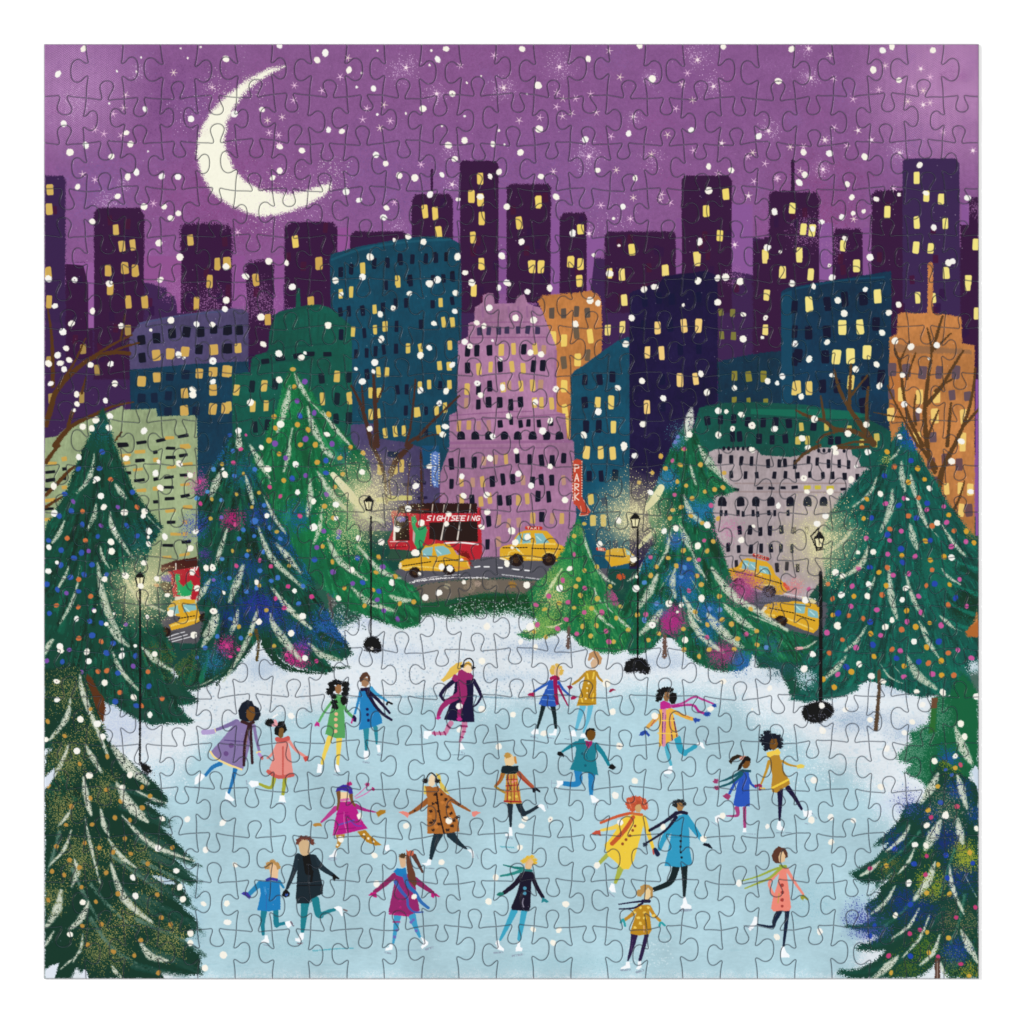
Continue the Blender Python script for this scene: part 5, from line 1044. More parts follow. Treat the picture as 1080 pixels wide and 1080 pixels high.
skater((670, 710, 9), 'in a yellow plaid coat with magenta scarf and blue pompoms', [
    ('trousers', 'l', '400,620;430,720;470,760', '2EA0BE', (66, 56)), ('trousers', 'l', '470,755;570,695', '2EA0BE', 40), ('trousers', 'l', '300,690;310,770;340,870', '4BAFC8', (50, 24)),
    ('skate', 'p', '320,885;350,880;352,940;330,960;275,955;270,935;305,925', W_), ('skate', 'p', '575,680;600,655;640,660;660,715;640,715;620,690', W_), ('skate', 'g', '275,970;320,1000', SH, 12), ('-', 'g', '640,630;680,660', SH, 14),
    ('coat', 'l', '215,410;170,460;120,510', 'DFA748', (50, 36)), ('-', 'l', '190,440;150,500', 'B8584A', 10), ('coat', 'l', '330,345;440,400;540,435', 'E8B040', (34, 34)), ('-', 'l', '400,370;520,425', 'C8684A', 6),
    ('coat', 'p', '230,340;350,345;370,430;410,600;310,660;225,700;225,500', 'EDB53E'), ('-', 's', '275,350;270,680', 'D988A0', 36), ('-', 's', '262,380;255,670', '4E2A66', 8), ('-', 's', '290,400;280,560', 'A04A88', 8), ('-', 's', '330,380;345,640', 'D98A70', 12), ('-', 's', '365,430;395,600', '6A2A5A', 12), ('-', 's', '345,560;352,635', '3A2450', 10), ('-', 's', '215,570;390,575', 'EFC65A', 12), ('-', 's', '225,450;370,450', 'EFC65A', 12),
    ('mitten', 'p', '35,590;50,560;90,540;110,545;140,590;125,605;100,575;70,595', '2A4CA8'), ('mitten', 'p', '545,430;575,425;620,440;610,460;585,460;570,475', '2A4CA8'),
    ('hair', 'p', '215,240;215,170;260,140;320,145;330,190;280,190;250,260', '14130F'), ('hair', 'f', '235,170;270,155;310,155;225,210;225,240;330,160', '14130F', 30), ('hair', 'p', '190,265;220,275;245,240;220,200', '14130F'), ('hair', 'p', '325,200;350,180;390,190;398,235;375,290;345,295;320,260', '181510'), ('', 'p', '265,230;285,180;325,180;322,240;310,270;280,265', '946A42'),
    ('scarf', 'p', '235,280;265,260;330,285;345,330;300,335;240,345', 'C0288C'), ('scarf', 'l', '340,310;440,290;560,225;640,250;740,290', 'BA3E90', (24, 16)), ('scarf', 'l', '360,320;480,300;560,310;600,360;650,380', 'B02A86', (24, 24)), ('scarf', 'f', '752,308', '2448A4', 22), ('scarf', 'f', '683,388', '2448A4', 30), ('-', 'g', '420,295;520,290', 'E6A8CE', 6)])
F4 = (750, 760, 9)
skater(F4, 'child in a royal blue coat with a dark flying ponytail', [
    ('trousers', 'l', '245,830;250,900;145,905', 'A83E7C', (46, 12)), ('trousers', 'l', '318,830;320,1010', 'A83E7C', (34, 26)),
    ('skate', 'p', '100,890;120,880;130,910;80,930;70,985;40,960;35,915;60,900', W_), ('skate', 'p', '305,1020;332,1020;335,1060;300,1060', W_), ('skate', 'g', '0,960;60,1000', SH, 8), ('-', 'g', '310,1075;420,1078', SH, 8),
    ('coat', 'l', '290,510;230,590;175,690', '2D52B8', (34, 26)), ('coat', 'l', '350,540;380,600;425,635', '274AB2', (28, 18)), ('coat', 'p', '290,490;360,480;365,600;368,815;250,818;210,800;240,640', '2B55BE'), ('-', 's', '300,560;300,700', '2144A0', 5),
    ('scarf', 'l', '300,480;180,545;85,580', '1E5A66', (36, 10)), ('scarf', 'l', '290,510;190,590;80,630', '1E5A66', (34, 14)), ('scarf', 'l', '300,475;370,480', '1E4E60', 24), ('scarf', 'f', '45,575;52,640', 'A03A6C', 24),
    ('mitten', 'p', '110,715;150,690;190,715;165,755;130,735', 'A03A6C'), ('hair', 'p', '165,385;200,345;250,322;295,335;300,350;250,360;215,380;190,415', '33281E'), ('', 's', '285,360;320,350', 'E8A08A', 32), ('hair', 'p', '315,345;350,335;375,360;375,400;340,385;300,420;285,460;245,480;260,430;290,385', '231C18'), ('', 'p', '295,430;330,385;372,385;368,425;340,455;310,455', '7A4E24'),
    ('mitten', 'l', '425,620;470,615;465,650', '9C2A58', 26)])
skater(F4, 'in a mustard dress with curly dark hair beside the blue coated child', [
    ('trousers', 'l', '655,660;655,800;650,945', '241D3E', (60, 20)), ('trousers', 'l', '730,640;800,740;860,840', '241D3E', (50, 24)),
    ('skate', 'p', '635,955;660,955;665,1000;695,1025;690,1045;640,1040;620,1025', W_), ('skate', 'p', '870,840;890,860;960,850;955,900;930,920;880,910', W_), ('skate', 'g', '620,1065;760,1065', '7F93A4', 9), ('-', 'g', '890,975;930,985', SH, 8), ('-', 'g', '960,880;1000,930', SH, 10),
    ('coat', 'l', '550,390;520,490;475,600', 'C0912C', (32, 18)), ('coat', 'l', '675,385;740,420;815,435', 'C0912C', (26, 14)), ('coat', 'p', '555,330;650,325;670,400;690,480;740,560;750,600;700,635;620,685;585,680;570,640;580,520;560,420', 'B9872C'),
    ('-', 'l', '580,640;660,600;735,560', 'F2CC3E', 20), ('', 'p', '525,305;570,290;600,285;635,265;660,300;650,330;600,325;560,350;535,350', 'F2CC4A'), ('mitten', 'p', '810,425;850,412;890,425;880,450;820,455', 'E8CC50'), ('mitten', 'l', '470,640;510,645', 'E8C050', 12),
    ('hair', 'p', '490,190;500,140;540,120;600,125;655,160;665,230;620,265;560,280;510,260', '1B222E'), ('hair', 'f', '500,160;520,120;560,140;600,140;640,150;660,180;660,220;645,235;480,190;500,220;520,250;520,270;545,190;655,245;540,110;580,170;610,170', '1B222E', 25), ('hair', 'f', '465,160;675,190;510,275;485,140', '1B222E', 12), ('', 'p', '555,215;575,175;620,175;635,220;620,265;590,285;560,255', '7A5022')])
skater((510, 780, 9.82), 'in a red and gold plaid coat with a thick black scarf', [
    ('trousers', 'l', '275,680;278,790;282,900', '24303A', (60, 20)), ('trousers', 'l', '365,670;390,730;420,770', '24303A', (62, 56)), ('trousers', 'l', '410,775;480,745;560,695', '24303A', (44, 32)),
    ('skate', 'p', '265,910;290,910;300,960;300,1000;225,1000;225,980;262,970', W_), ('skate', 'p', '560,690;590,665;625,680;645,740;630,748;600,715', W_), ('skate', 'g', '235,1015;295,1025', SH, 16), ('-', 'g', '645,640;665,710', '7F8FA0', 9),
    ('coat', 'l', '200,360;170,430;120,485', 'A8702E', (50, 26)), ('coat', 'l', '125,490;170,520;225,550', 'B08A34', (22, 26)), ('-', 'l', '190,370;140,470', 'A83A2C', 8), ('coat', 'l', '365,350;430,420;505,490', 'B0583A', (52, 40)), ('-', 'l', '370,380;500,495', 'A02A2E', 8),
    ('coat', 'p', '230,360;345,350;360,440;395,660;290,668;210,645;230,520', 'C8963C'), ('-', 's', '255,365;245,640', 'A8302E', 12), ('-', 's', '315,365;320,640', 'A8302E', 10), ('-', 's', '235,415;350,412', 'B03A32', 11), ('-', 's', '230,480;365,470', 'A8302E', 11), ('-', 's', '225,540;370,535', 'B8563A', 9), ('-', 's', '215,640;390,645', 'A4282C', 16), ('-', 's', '285,370;285,660', '4A2020', 6), ('-', 's', '340,440;375,640', 'B4402E', 8), ('-', 'd', '255,435;300,440;330,430', 'E88A7A', 12), ('-', 'd', '270,600;340,590', 'E8C44E', 14),
    ('mitten', 'p', '505,500;545,498;588,530;585,548;545,530;525,550;508,545', '151925'), ('', 'p', '215,200;240,160;290,150;325,200;322,250;290,275;230,272', 'E8C894'), ('hair', 'f', '250,165', 'BE8F42', 34), ('hair', 'l', '325,185;335,240', 'CE8A3C', 24),
    ('scarf', 'p', '195,275;250,268;300,275;360,270;362,330;330,355;250,358;185,345;180,320', '1D2A30')])
skater((310, 810, 9.82), 'in a magenta coat and violet knit hat with spotted ochre tights', [
    ('trousers', 'p', '430,690;530,685;520,720;475,810;450,835;430,820;450,760', 'B9883A'), ('trousers', 'p', '655,660;740,640;790,700;910,800;850,805;760,770;700,720', 'B78124'), ('-', 'd', '725,690;770,730;822,765;450,798', 'F4E8C8', 12),
    ('skate', 'p', '425,845;445,850;435,920;365,925;365,910;400,890', W_), ('skate', 'p', '930,810;982,790;995,850;955,862;935,840', W_), ('skate', 'l', '350,945;400,958;445,945;400,930;350,945', '9494B0', 5),
    ('coat', 'l', '430,420;360,490;285,560', 'B83A8A', (56, 22)), ('coat', 'l', '640,395;720,430;845,458', 'AA2A80', (56, 10)), ('coat', 'p', '470,350;600,345;650,420;700,540;765,628;640,655;560,675;400,700;415,600;440,480', 'B81F84'),
    ('-', 'l', '460,590;560,560;620,540', '6A4AB0', 16), ('-', 'l', '520,460;520,560;550,670', 'DA6AB0', 8), ('-', 'l', '440,480;560,460', '9A1870', 8), ('-', 'l', '600,560;650,600;700,600', '7A3AA8', 14), ('-', 'l', '430,640;640,620', '9A1870', 9), ('-', 'f', '550,500', '9A1878', 28),
    ('', 'p', '470,250;560,250;575,320;540,350;500,350;480,320', 'F0CFA0'), ('hair', 'l', '460,250;465,340;450,430', '7A5330', (44, 20)), ('hair', 'l', '590,270;600,340;630,390', '7A5330', (40, 24)), ('', 'l', '490,335;560,325', 'D86AA8', 28),
    ('hat', 'p', '432,245;445,205;510,172;560,175;600,205;612,265;580,270;560,245;500,230', '3F2E9E'), ('hat', 'f', '575,165', 'B82070', 24), ('scarf', 'l', '630,300;690,250;755,190', 'DA62AC', 9), ('scarf', 'l', '640,315;720,280;805,225', 'DA62AC', 9), ('scarf', 'f', '760,172;818,220', 'B01E6C', 23),
    ('mitten', 'p', '190,590;220,570;280,570;290,605;260,600;220,608', 'B8843A'), ('mitten', 'p', '850,465;890,435;950,435;950,465;900,490;870,510', 'B07C22')])
skater((410, 800, 9), 'in a brown leopard print coat with earmuffs and pink mittens', [
    ('trousers', 'l', '470,720;430,820;400,950', '22323C', (90, 30)), ('trousers', 'l', '590,720;660,800;740,858', '22323C', (80, 14)),
    ('skate', 'p', '375,955;405,960;400,1010;360,1020;310,995;355,990', W_), ('skate', 'p', '740,865;790,862;808,890;810,945;790,945;785,900', W_), ('skate', 'g', '350,1040;430,1045', '7F93A4', 10), ('-', 'g', '835,910;850,950', SH, 8),
    ('coat', 'l', '370,400;270,480;190,525', '9A5A2C', (56, 22)), ('coat', 'l', '560,370;660,435;770,498', '9A5A2C', (46, 18)), ('coat', 'p', '350,300;430,270;490,280;560,350;600,430;660,590;670,690;540,715;365,715;365,500;370,400', 'B06A2E'),
    ('-', 'f', '440,340;420,430;400,500;430,590;470,500;560,460;590,520;540,560;620,590;400,610;480,620;600,640;500,340;540,390;650,560;420,680;560,680;460,420', '3E2A22', 17), ('-', 'l', '455,330;480,520;525,710', '2A1E1C', 14), ('-', 'f', '390,550;570,500;510,420;450,650;600,560', 'C87A36', 18), ('-', 'f', '250,495;665,435', '4A3020', 12),
    ('hair', 'p', '445,140;490,160;500,220;530,260;575,340;530,320;490,280;470,200', 'DCC050'), ('hair', 'l', '345,270;345,330', 'D8C05A', 24), ('', 'p', '375,230;385,175;410,148;440,180;440,240;415,268;380,255', 'EBD2AC'), ('coat', 'p', '345,265;390,262;420,275;470,262;490,300;420,330;360,335', 'A8642C'),
    ('earmuffs', 'l', '355,195;380,150;410,138;440,165;460,200', '35302C', 11), ('earmuffs', 'f', '348,212;465,215', '2A2624', 26), ('mitten', 'p', '95,510;130,498;180,510;195,530;180,565;150,540', 'E8867A'), ('mitten', 'p', '785,505;830,500;872,515;840,530;815,555;795,545', 'E8867A')])
F5 = (240, 870, 7.714)
skater(F5, 'boy in a short blue coat with violet mittens at the lower left', [
    ('trousers', 'l', '295,710;285,800;290,890', '1F7E92', (52, 24)), ('trousers', 'l', '392,700;395,790;400,815', '1F7E92', (44, 44)), ('trousers', 'l', '395,815;465,800', '1F7E92', 26),
    ('skate', 'p', '305,895;325,900;340,960;275,960;275,945;300,930', W_), ('skate', 'p', '465,790;510,780;520,820;495,840;475,820', W_), ('skate', 'g', '290,975;340,985', SH, 8), ('-', 'g', '515,790;535,820', '6F5F70', 14),
    ('coat', 'l', '265,480;220,520;180,560', '2A86B8', (50, 36)), ('coat', 'l', '420,460;455,510', '2A86B8', (28, 18)), ('coat', 'p', '255,465;330,455;420,460;430,560;430,690;330,705;240,695;270,560', '1F7DBE'),
    ('-', 'g', '300,500;310,560', '4A9AD4', 16), ('-', 'l', '315,560;315,690', '3A5CA8', 4), ('', 'l', '375,340;380,420', 'E8C296', (82, 60)), ('hair', 'f', '335,320;365,300;400,320;325,345;410,345', 'B98C50', 24), ('', 'l', '370,350;380,405', 'E6BE92', 56),
    ('coat', 'l', '320,450;350,440;400,448', '3D3AA0', 24), ('mitten', 'p', '108,560;130,545;165,550;190,585;175,605;150,580', '4038A0')])
skater(F5, 'in a black padded coat holding the hand of the boy in blue', [
    ('trousers', 'l', '630,635;620,750;610,865', '20808E', (72, 30)), ('trousers', 'l', '715,610;735,720;760,740', '20808E', (64, 44)), ('trousers', 'l', '745,735;820,705;870,690', '20808E', (34, 26)),
    ('skate', 'p', '590,880;622,880;618,925;590,955;550,945;550,920;575,925', W_), ('skate', 'p', '865,675;900,660;930,670;940,740;925,745;905,705', W_), ('skate', 'g', '570,965;610,965', '7A4E60', 12), ('-', 'g', '945,690;970,700', '7A6060', 14),
    ('coat', 'l', '575,260;540,380;485,515', '26343E', (58, 24)), ('coat', 'l', '700,270;770,350;860,410', '26343E', (60, 30)), ('coat', 'p', '575,245;640,235;700,240;740,350;775,500;775,560;680,605;660,640;565,640;555,600;565,400', '222E36'),
    ('-', 'l', '640,260;660,380', '0E1014', 60), ('-', 'l', '690,380;680,460', '0E1014', 18), ('-', 's', '565,495;770,490', '12181E', 7), ('', 'l', '622,160;630,210', 'D2B084', (90, 80)), ('hair', 'f', '580,125;600,105;630,105;660,110;685,130;690,150;575,145', '6E3E34', 22), ('', 'l', '615,165;625,215', 'D2B084', 72),
    ('mitten', 'p', '440,575;450,545;475,520;508,555;505,580;470,592', '10131A'), ('-', 'f', '480,570', '3A5CB0', 12), ('mitten', 'p', '848,410;870,400;912,435;905,445;880,440;870,460;855,440', '10131A')])
skater((380, 880, 8.31), 'in a plum coat and blue scarf with a long brown ponytail', [
    ('trousers', 'l', '325,720;310,820;290,950', '3A9CC8', (66, 20)), ('trousers', 'l', '455,715;480,800;520,895', '3A9CC8', (66, 26)), ('-', 's', '290,768;345,768', 'A83A84', 16), ('-', 'd', '465,750;445,770;320,840;300,900;490,845', '6A6ABA', 14),
    ('skate', 'p', '260,955;285,965;280,1010;220,1020;220,1000;250,990', W_), ('skate', 'p', '530,900;560,915;595,945;590,970;540,1005;530,985;555,955', W_), ('skate', 'g', '215,1035;265,1045', SH, 14), ('-', 'g', '575,1010;635,990', SH, 20), ('-', 'g', '330,1015;530,1015', '8AA8BC', 5),
    ('coat', 'l', '300,360;210,440;125,505', '8E2A60', (52, 34)), ('coat', 'l', '480,400;560,460;635,510', '8E2A60', (56, 30)), ('coat', 'p', '310,350;400,340;480,390;490,500;520,670;420,715;290,712;245,680;280,520', '96286A'),
    ('-', 'l', '255,695;420,712', 'B8287A', 16), ('-', 'f', '350,580;350,640', 'B8287A', 12), ('', 'l', '370,210;375,270', 'D8B08A', (62, 48)), ('hair', 'f', '370,188', '55402A', 30),
    ('hair', 'p', '405,150;430,180;445,250;480,340;495,420;480,470;420,400;405,280;400,200', '6A4030'), ('hair', 'l', '470,190;510,260;545,330', '5E3E36', (44, 18)), ('', 'p', '400,130;420,150;440,140;470,150;465,185;430,192;412,180', 'C85F42'),
    ('scarf', 'p', '290,325;320,295;360,300;400,290;410,360;370,375;320,360', '1F7EC0'), ('scarf', 'l', '310,420;360,500;410,560;420,630;470,680;550,682', '3D5CB0', (34, 12)), ('scarf', 'l', '390,370;420,450;480,510;530,590;595,645', '2F6CB4', (40, 26)),
    ('mitten', 'p', '70,535;95,510;140,505;145,555;120,550;100,540', 'BE1F78'), ('mitten', 'p', '620,510;660,515;700,545;690,552;655,540;640,560;620,545', 'BE1F78')])
skater((510, 890, 9), 'in a dark navy coat with teal scarf tails and blond curls', [
    ('trousers', 'l', '290,640;220,790;160,910', '3AA4C4', (66, 22)), ('trousers', 'l', '385,640;360,780;338,905', '3AA4C4', (60, 36)),
    ('skate', 'p', '120,920;145,915;155,960;195,1000;190,1018;130,1000;125,965;110,950', W_), ('skate', 'p', '320,935;345,935;350,980;370,990;365,1020;305,1020;305,985;318,970', W_), ('skate', 'g', '100,1035;180,1030', SH, 16), ('-', 'g', '275,1065;365,1050', SH, 18),
    ('coat', 'l', '370,300;290,390;195,465', '241C30', (56, 38)), ('coat', 'l', '455,290;500,400;565,510', '241C30', (44, 30)), ('coat', 'p', '385,260;460,255;452,400;445,600;430,638;270,630;262,600;320,460;350,340', '221B30'),
    ('-', 'd', '392,422;390,470', '4A93B0', 17), ('-', 'l', '380,520;370,560;380,600', '8A8698', 10), ('', 'l', '435,170;425,215', 'E0B27C', (80, 62)), ('hair', 'f', '395,150;425,130;460,125;485,155;485,180;380,165', 'E2B83C', 24), ('', 'l', '450,175;430,210', 'E4BC8C', 46),
    ('scarf', 'l', '395,250;455,255', '2A7A78', 22), ('scarf', 'l', '370,235;290,225;190,200', '1F7A74', (30, 12)), ('scarf', 'l', '370,250;270,285;165,305', '2A8A84', (34, 18)), ('mitten', 'p', '120,485;150,460;190,460;190,485;160,500', '257A6E'), ('mitten', 'p', '560,510;600,530;620,550;600,562;575,550;550,560;550,545', '2A8690')])
F6 = (620, 830, 7.2)
skater(F6, 'in a bright yellow coat with orange scarf and curly red hair', [
    ('trousers', 'l', '145,520;110,555;80,590', 'A8B24A', (34, 24)), ('trousers', 'l', '255,600;235,660;210,725', 'A8B244', (54, 24)),
    ('skate', 'p', '85,570;95,595;70,625;50,610;60,575', W_), ('skate', 'p', '180,730;200,740;212,800;180,800;160,775', W_), ('skate', 'g', '160,800;200,835', SH, 8),
    ('coat', 'l', '300,240;220,300;100,330', 'EFCD52', (50, 18)), ('coat', 'l', '420,240;450,320;500,480', 'EFC83E', (50, 22)), ('coat', 'p', '330,210;400,215;430,260;400,380;350,560;310,625;265,625;200,560;150,520;125,440;180,380;260,260', 'F0CB3C'),
    ('-', 'd', '358,297;340,330;320,370;290,400;264,433', '9A4E2A', 11), ('hair', 'p', '300,130;320,90;370,80;430,95;445,140;420,165;350,180;315,165', 'B84E34'), ('hair', 'f', '320,100;350,85;390,90;420,105;310,130;330,150;430,130;435,155;340,170;320,150;350,110', 'CC5638', 25), ('-', 'l', '310,100;330,160', 'E8906A', 5), ('-', 'l', '400,85;440,150', 'E8906A', 5), ('', 'p', '355,160;370,135;400,130;412,165;395,195;365,190', 'CFA46A'),
    ('scarf', 'l', '330,200;410,212', 'D06A38', 22), ('scarf', 'l', '320,200;220,225;100,272', 'CE5A36', (24, 20)), ('scarf', 'l', '345,230;280,330;185,430', 'C8582E', (30, 34)), ('mitten', 'p', '30,355;60,330;95,330;100,375;75,360;45,365', 'C8503A')])
skater(F6, 'in a sky blue coat with black buttons and dark scarf tails', [
    ('trousers', 'l', '670,610;640,700;600,740;500,780', '1E2A2C', (56, 34)), ('trousers', 'l', '732,610;735,720;732,830', '1E2A2C', (52, 18)),
    ('skate', 'p', '725,835;745,840;755,885;788,905;785,925;708,925;705,905;722,890', W_), ('skate', 'g', '700,940;785,935', SH, 18), ('skate', 'f', '490,790', W_, 8),
    ('coat', 'l', '680,260;590,370;545,470', '2E9CC4', (56, 30)), ('coat', 'l', '740,230;800,310;865,400', '2E9CC4', (60, 32)), ('coat', 'p', '690,215;740,212;770,330;775,480;795,585;700,610;580,600;610,480;640,320', '2E9AC4'),
    ('-', 'd', '705,370;705,412;704,455;706,497;712,536', '182430', 9), ('-', 's', '600,382;780,382', '2586AE', 4), ('', 'p', '665,150;680,115;715,115;730,150;710,185;685,180', 'A87A48'), ('hair', 'f', '665,115;690,105;715,110;730,130;658,135;670,140', '2A2E30', 17), ('', 'l', '700,140;698,165', 'A87A48', 36),
    ('scarf', 'l', '670,200;710,192;750,200', '24223A', 24), ('scarf', 'l', '670,200;590,260;470,330', '24223A', (30, 22)), ('scarf', 'l', '670,230;590,330;440,430', '24223A', (26, 14)), ('scarf', 'f', '435,440', '2A3448', 18), ('mitten', 'l', '510,480;530,510', '222A48', 36), ('mitten', 'l', '495,480;500,510', 'C25048', 12), ('mitten', 'p', '870,440;885,425;920,430;950,465;940,470;905,455', '16202C')])
skater((640, 920, 9.82), 'child in a spotted mustard coat nearest the bottom edge', [
    ('trousers', 'l', '285,650;260,780;220,910', '30244A', (72, 20)), ('trousers', 'l', '412,650;380,780;345,905', '30244A', (46, 34)), ('-', 'g', '270,700;250,820', '6A4A74', 6),
    ('skate', 'p', '200,930;235,925;245,990;180,1000;140,1005;150,985;195,965', W_), ('skate', 'p', '320,930;355,920;360,985;330,1010;300,1000;325,970', W_), ('skate', 'g', '150,1015;240,1010', SH, 20), ('-', 'g', '310,1035;375,1015', SH, 24),
    ('coat', 'l', '340,350;270,430;185,495', 'C08A28', (50, 30)), ('coat', 'l', '440,360;490,440;550,500', 'C08A28', (40, 28)), ('coat', 'p', '350,340;440,335;445,440;465,600;440,640;330,655;240,635;260,560;300,440', 'BE8A22'),
    ('-', 'f', '350,368;285,415;390,418;330,470;395,470;348,530;290,575;432,365;485,450', 'F0CC5A', 17), ('-', 'l', '385,560;390,620', 'E8B070', 14), ('-', 'l', '400,470;395,630', '8E6418', 6),
    ('hair', 'p', '305,215;320,180;350,175;345,145;390,125;440,130;475,160;480,250;460,280;430,160;400,200;350,255;320,250', 'B88E4E'), ('', 'p', '385,265;400,190;430,165;455,190;450,260;435,295;395,290', 'EACC96'),
    ('scarf', 'l', '370,300;440,300', '241E40', 34), ('scarf', 'l', '380,300;280,310;125,332', '241E40', (22, 12)), ('scarf', 'l', '370,320;280,370;130,380', '241E40', (24, 12)), ('mitten', 'l', '145,520;170,490;190,555', '2FA0A8', 22), ('mitten', 'l', '545,555;560,520;600,550', '2FA0A8', 22)])
skater((770, 880, 8.31), 'in a coral coat with a green scarf at the lower right', [
    ('trousers', 'l', '430,680;390,760;370,810;240,790', '1E2840', (54, 12)), ('trousers', 'l', '502,670;490,800;470,975', '1E2840', (44, 20)),
    ('skate', 'p', '215,720;240,725;240,780;205,820;175,850;160,820;190,780', W_), ('skate', 'p', '450,985;475,985;490,1030;522,1060;520,1080;440,1080', W_), ('skate', 'g', '120,800;200,835', SH, 8),
    ('coat', 'l', '420,330;350,415;345,450', 'EE8C7C', (32, 24)), ('coat', 'l', '345,450;365,500;390,540', 'EE8C7C', (22, 30)), ('coat', 'l', '500,310;560,410;640,525', 'EE8C7C', (34, 20)), ('coat', 'p', '440,285;490,290;505,400;535,640;520,672;380,675;360,650;375,560;415,440', 'EF8674'),
    ('-', 'd', '456,447;459,510;457,575', 'A8403A', 16), ('-', 'd', '457,630', 'A8403A', 12), ('-', 'l', '430,520;420,600', 'C8A04A', 10), ('hair', 'p', '365,190;385,140;425,105;450,115;480,120;505,160;508,200;480,210;460,150;430,190;440,255;400,255;375,230', '5E3A2E'), ('', 'p', '425,200;440,160;465,145;485,185;480,235;450,250;430,240', 'E4BE90'),
    ('scarf', 'l', '485,280;380,310;240,370;105,408', '9AAE3E', (24, 10)), ('scarf', 'l', '450,290;350,380;240,430;130,475', 'A0AE40', (26, 12)), ('scarf', 'l', '440,275;490,285', '93A63A', 20), ('mitten', 'p', '615,545;645,530;690,570;680,578;650,560;640,580;620,565', '9A9E34')])
# cross-rink snow dabs
fr(0, 0)
snow('307,668')
fr(205, 690, 6.75); snow('690,440', 3)
fr(430, 680, 9); snow('490,583;705,612', 3); snow('490,810;862,970', 2.6)
fr(550, 680, 9.818); snow('880,400', 3.6); snow('945,695;1015,1045;235,920', 2.8)
fr(580, 750, 10.8); snow('790,400;745,960;965,795', 3)
fr(670, 710, 9); snow('185,410;715,340;835,80', 2.8)
fr(750, 760, 9); snow('970,560;950,940;110,905;1050,90;535,1005', 2.8)
fr(510, 780, 9.82); snow('160,75;430,825;395,895;692,828', 3)
fr(310, 810, 9.82); snow('680,497;485,738;835,905', 3)
fr(410, 800, 9); snow('570,590;500,985;165,640', 3)
fr(240, 870, 7.714); snow('60,325;10,795', 2.6)
fr(380, 880, 8.31); snow('125,190;142,435;472,545', 3)
fr(510, 890, 9); snow('115,320;48,548;345,35;660,940;715,820;780,572;470,812', 3)
fr(620, 830, 7.2); snow('210,62;245,270;572,305;877,395;70,595', 3)
fr(770, 880, 8.31); snow('78,430;410,900;788,850', 3)
fr(500, 600, 5.4); snow('300,92;70,330;265,415;350,445;45,525;222,830;788,812;140,1010;395,935;1015,320;40,795', 3); snow('320,330', 4)
fr(660, 600, 5.4); snow('165,835', 3)
# scattered dabs and fine flurries everywhere
for _ in range(70): SNOW.append((R.uniform(52, 1028), R.uniform(180, 690), R.uniform(1.6, 3.2)))
for (x, y, r) in SNOW:
    if r < 1: dot([(x, y)], r, 'E9C9E4', own=False, alpha=.75, soft=.7)
    else:
        r_ = r * R.uniform(.88, 1.12)
        sv = FR[:]; fr(0, 0)
        dot([(x, y)], r_, R.choice(('F6F2E4', 'F4EFE2', 'F3F1EA')), r_ * R.uniform(.72, 1), own=False, ang=R.uniform(0, 3), rough=.35)
        if r > 2 and R.random() < .05: dot([(x, y)], .7, '7A5A70', own=False, alpha=.8)
        FR[:] = sv
fr(0, 0)
for (x, y, r, g) in STARS:
    k = 5 if R.random() < .5 else 4; a0 = R.uniform(0, 1.5)
    c = R.choice(('F2C9E4', 'F0D2DC', 'EFC4E0', 'F3DCD2'))
    for i in range(k + 1):
        a = a0 + i * 2 * math.pi / (k + 1)
        line([(x, y), (x + math.cos(a) * r, y + math.sin(a) * r)], (.9, .35), c, own=False, sm=False, alpha=.9, soft=.6)
    if g: dot([(x, y)], 1.6, 'F3DDE6', own=False, soft=.9)
for _ in range(1500):
    x, y = R.uniform(48, 1031), R.uniform(48, 1031)
    dot([(x, y)], R.uniform(.25, .55), 'E8DCEA', own=False, alpha=.3 if y > 300 else .45, soft=.6)
# ================================================================== DIE-CUT SEAMS (25 x 20 interlocking pieces)
fr(0, 0)
XE0, XE1 = 47.2, 1031.8
cols = [XE0] + [90.5 + 39.36 * k for k in range(24)] + [XE1]
rows = [XE0] + [101.8 + 48.72 * k for k in range(19)] + [XE1]
RS = random.Random(5)
node = {}
for j, y in enumerate(rows):
    for i, x in enumerate(cols):
        node[i, j] = (x + (RS.uniform(-2, 2) if 0 < i < 25 and 0 < j < 20 else 0), y + (RS.uniform(-3, 3) if 0 < j < 20 and 0 < i < 25 else 0))
TV = [(0, 0), (5, -.3), (10, -.8), (14.5, -1.4), (17.6, -2.0), (18.6, -.6), (17, 2.2), (14.2, 5.2), (13.6, 9), (15.8, 12.4), (20, 13.9), (24.5, 14.1), (29, 13.5), (32.8, 11.4), (34.4, 8), (33.6, 4.6), (31.4, 1.6), (30.2, -.8), (31.4, -1.8), (35, -1.2), (41, -.4), (48.7, 0)]
TH = [(0, 0), (6, -.6), (11, -1), (14.6, -1.5), (16, -.2), (15.4, 3), (13.8, 7), (12.8, 11), (13.6, 14.8), (16.6, 17.2), (20, 17.8), (23.4, 17), (26, 14.4), (26.6, 11), (25.2, 7), (23.6, 3), (23, -.2), (24.4, -1.6), (28, -.9), (34, -.3), (39.4, 0)]
def seam(a, b, T, L, side):
    off = RS.uniform(-2.2, 2.2); sc = RS.uniform(.9, 1.08); sk = RS.uniform(-2.5, 2.5)
    dx, dy = (b[0] - a[0]) / L, (b[1] - a[1]) / L
    q = []
    for (u, v) in T:
        k = min(1, u / 8, (L - u) / 8)
        uu = u + k * off + sk * v / 14; vv = side * v * sc
        q.append((a[0] + dx * uu - dy * vv, a[1] + dy * uu + dx * vv))
    return smooth(q, False, 4)
HGT = np.zeros((G, G), np.float32)
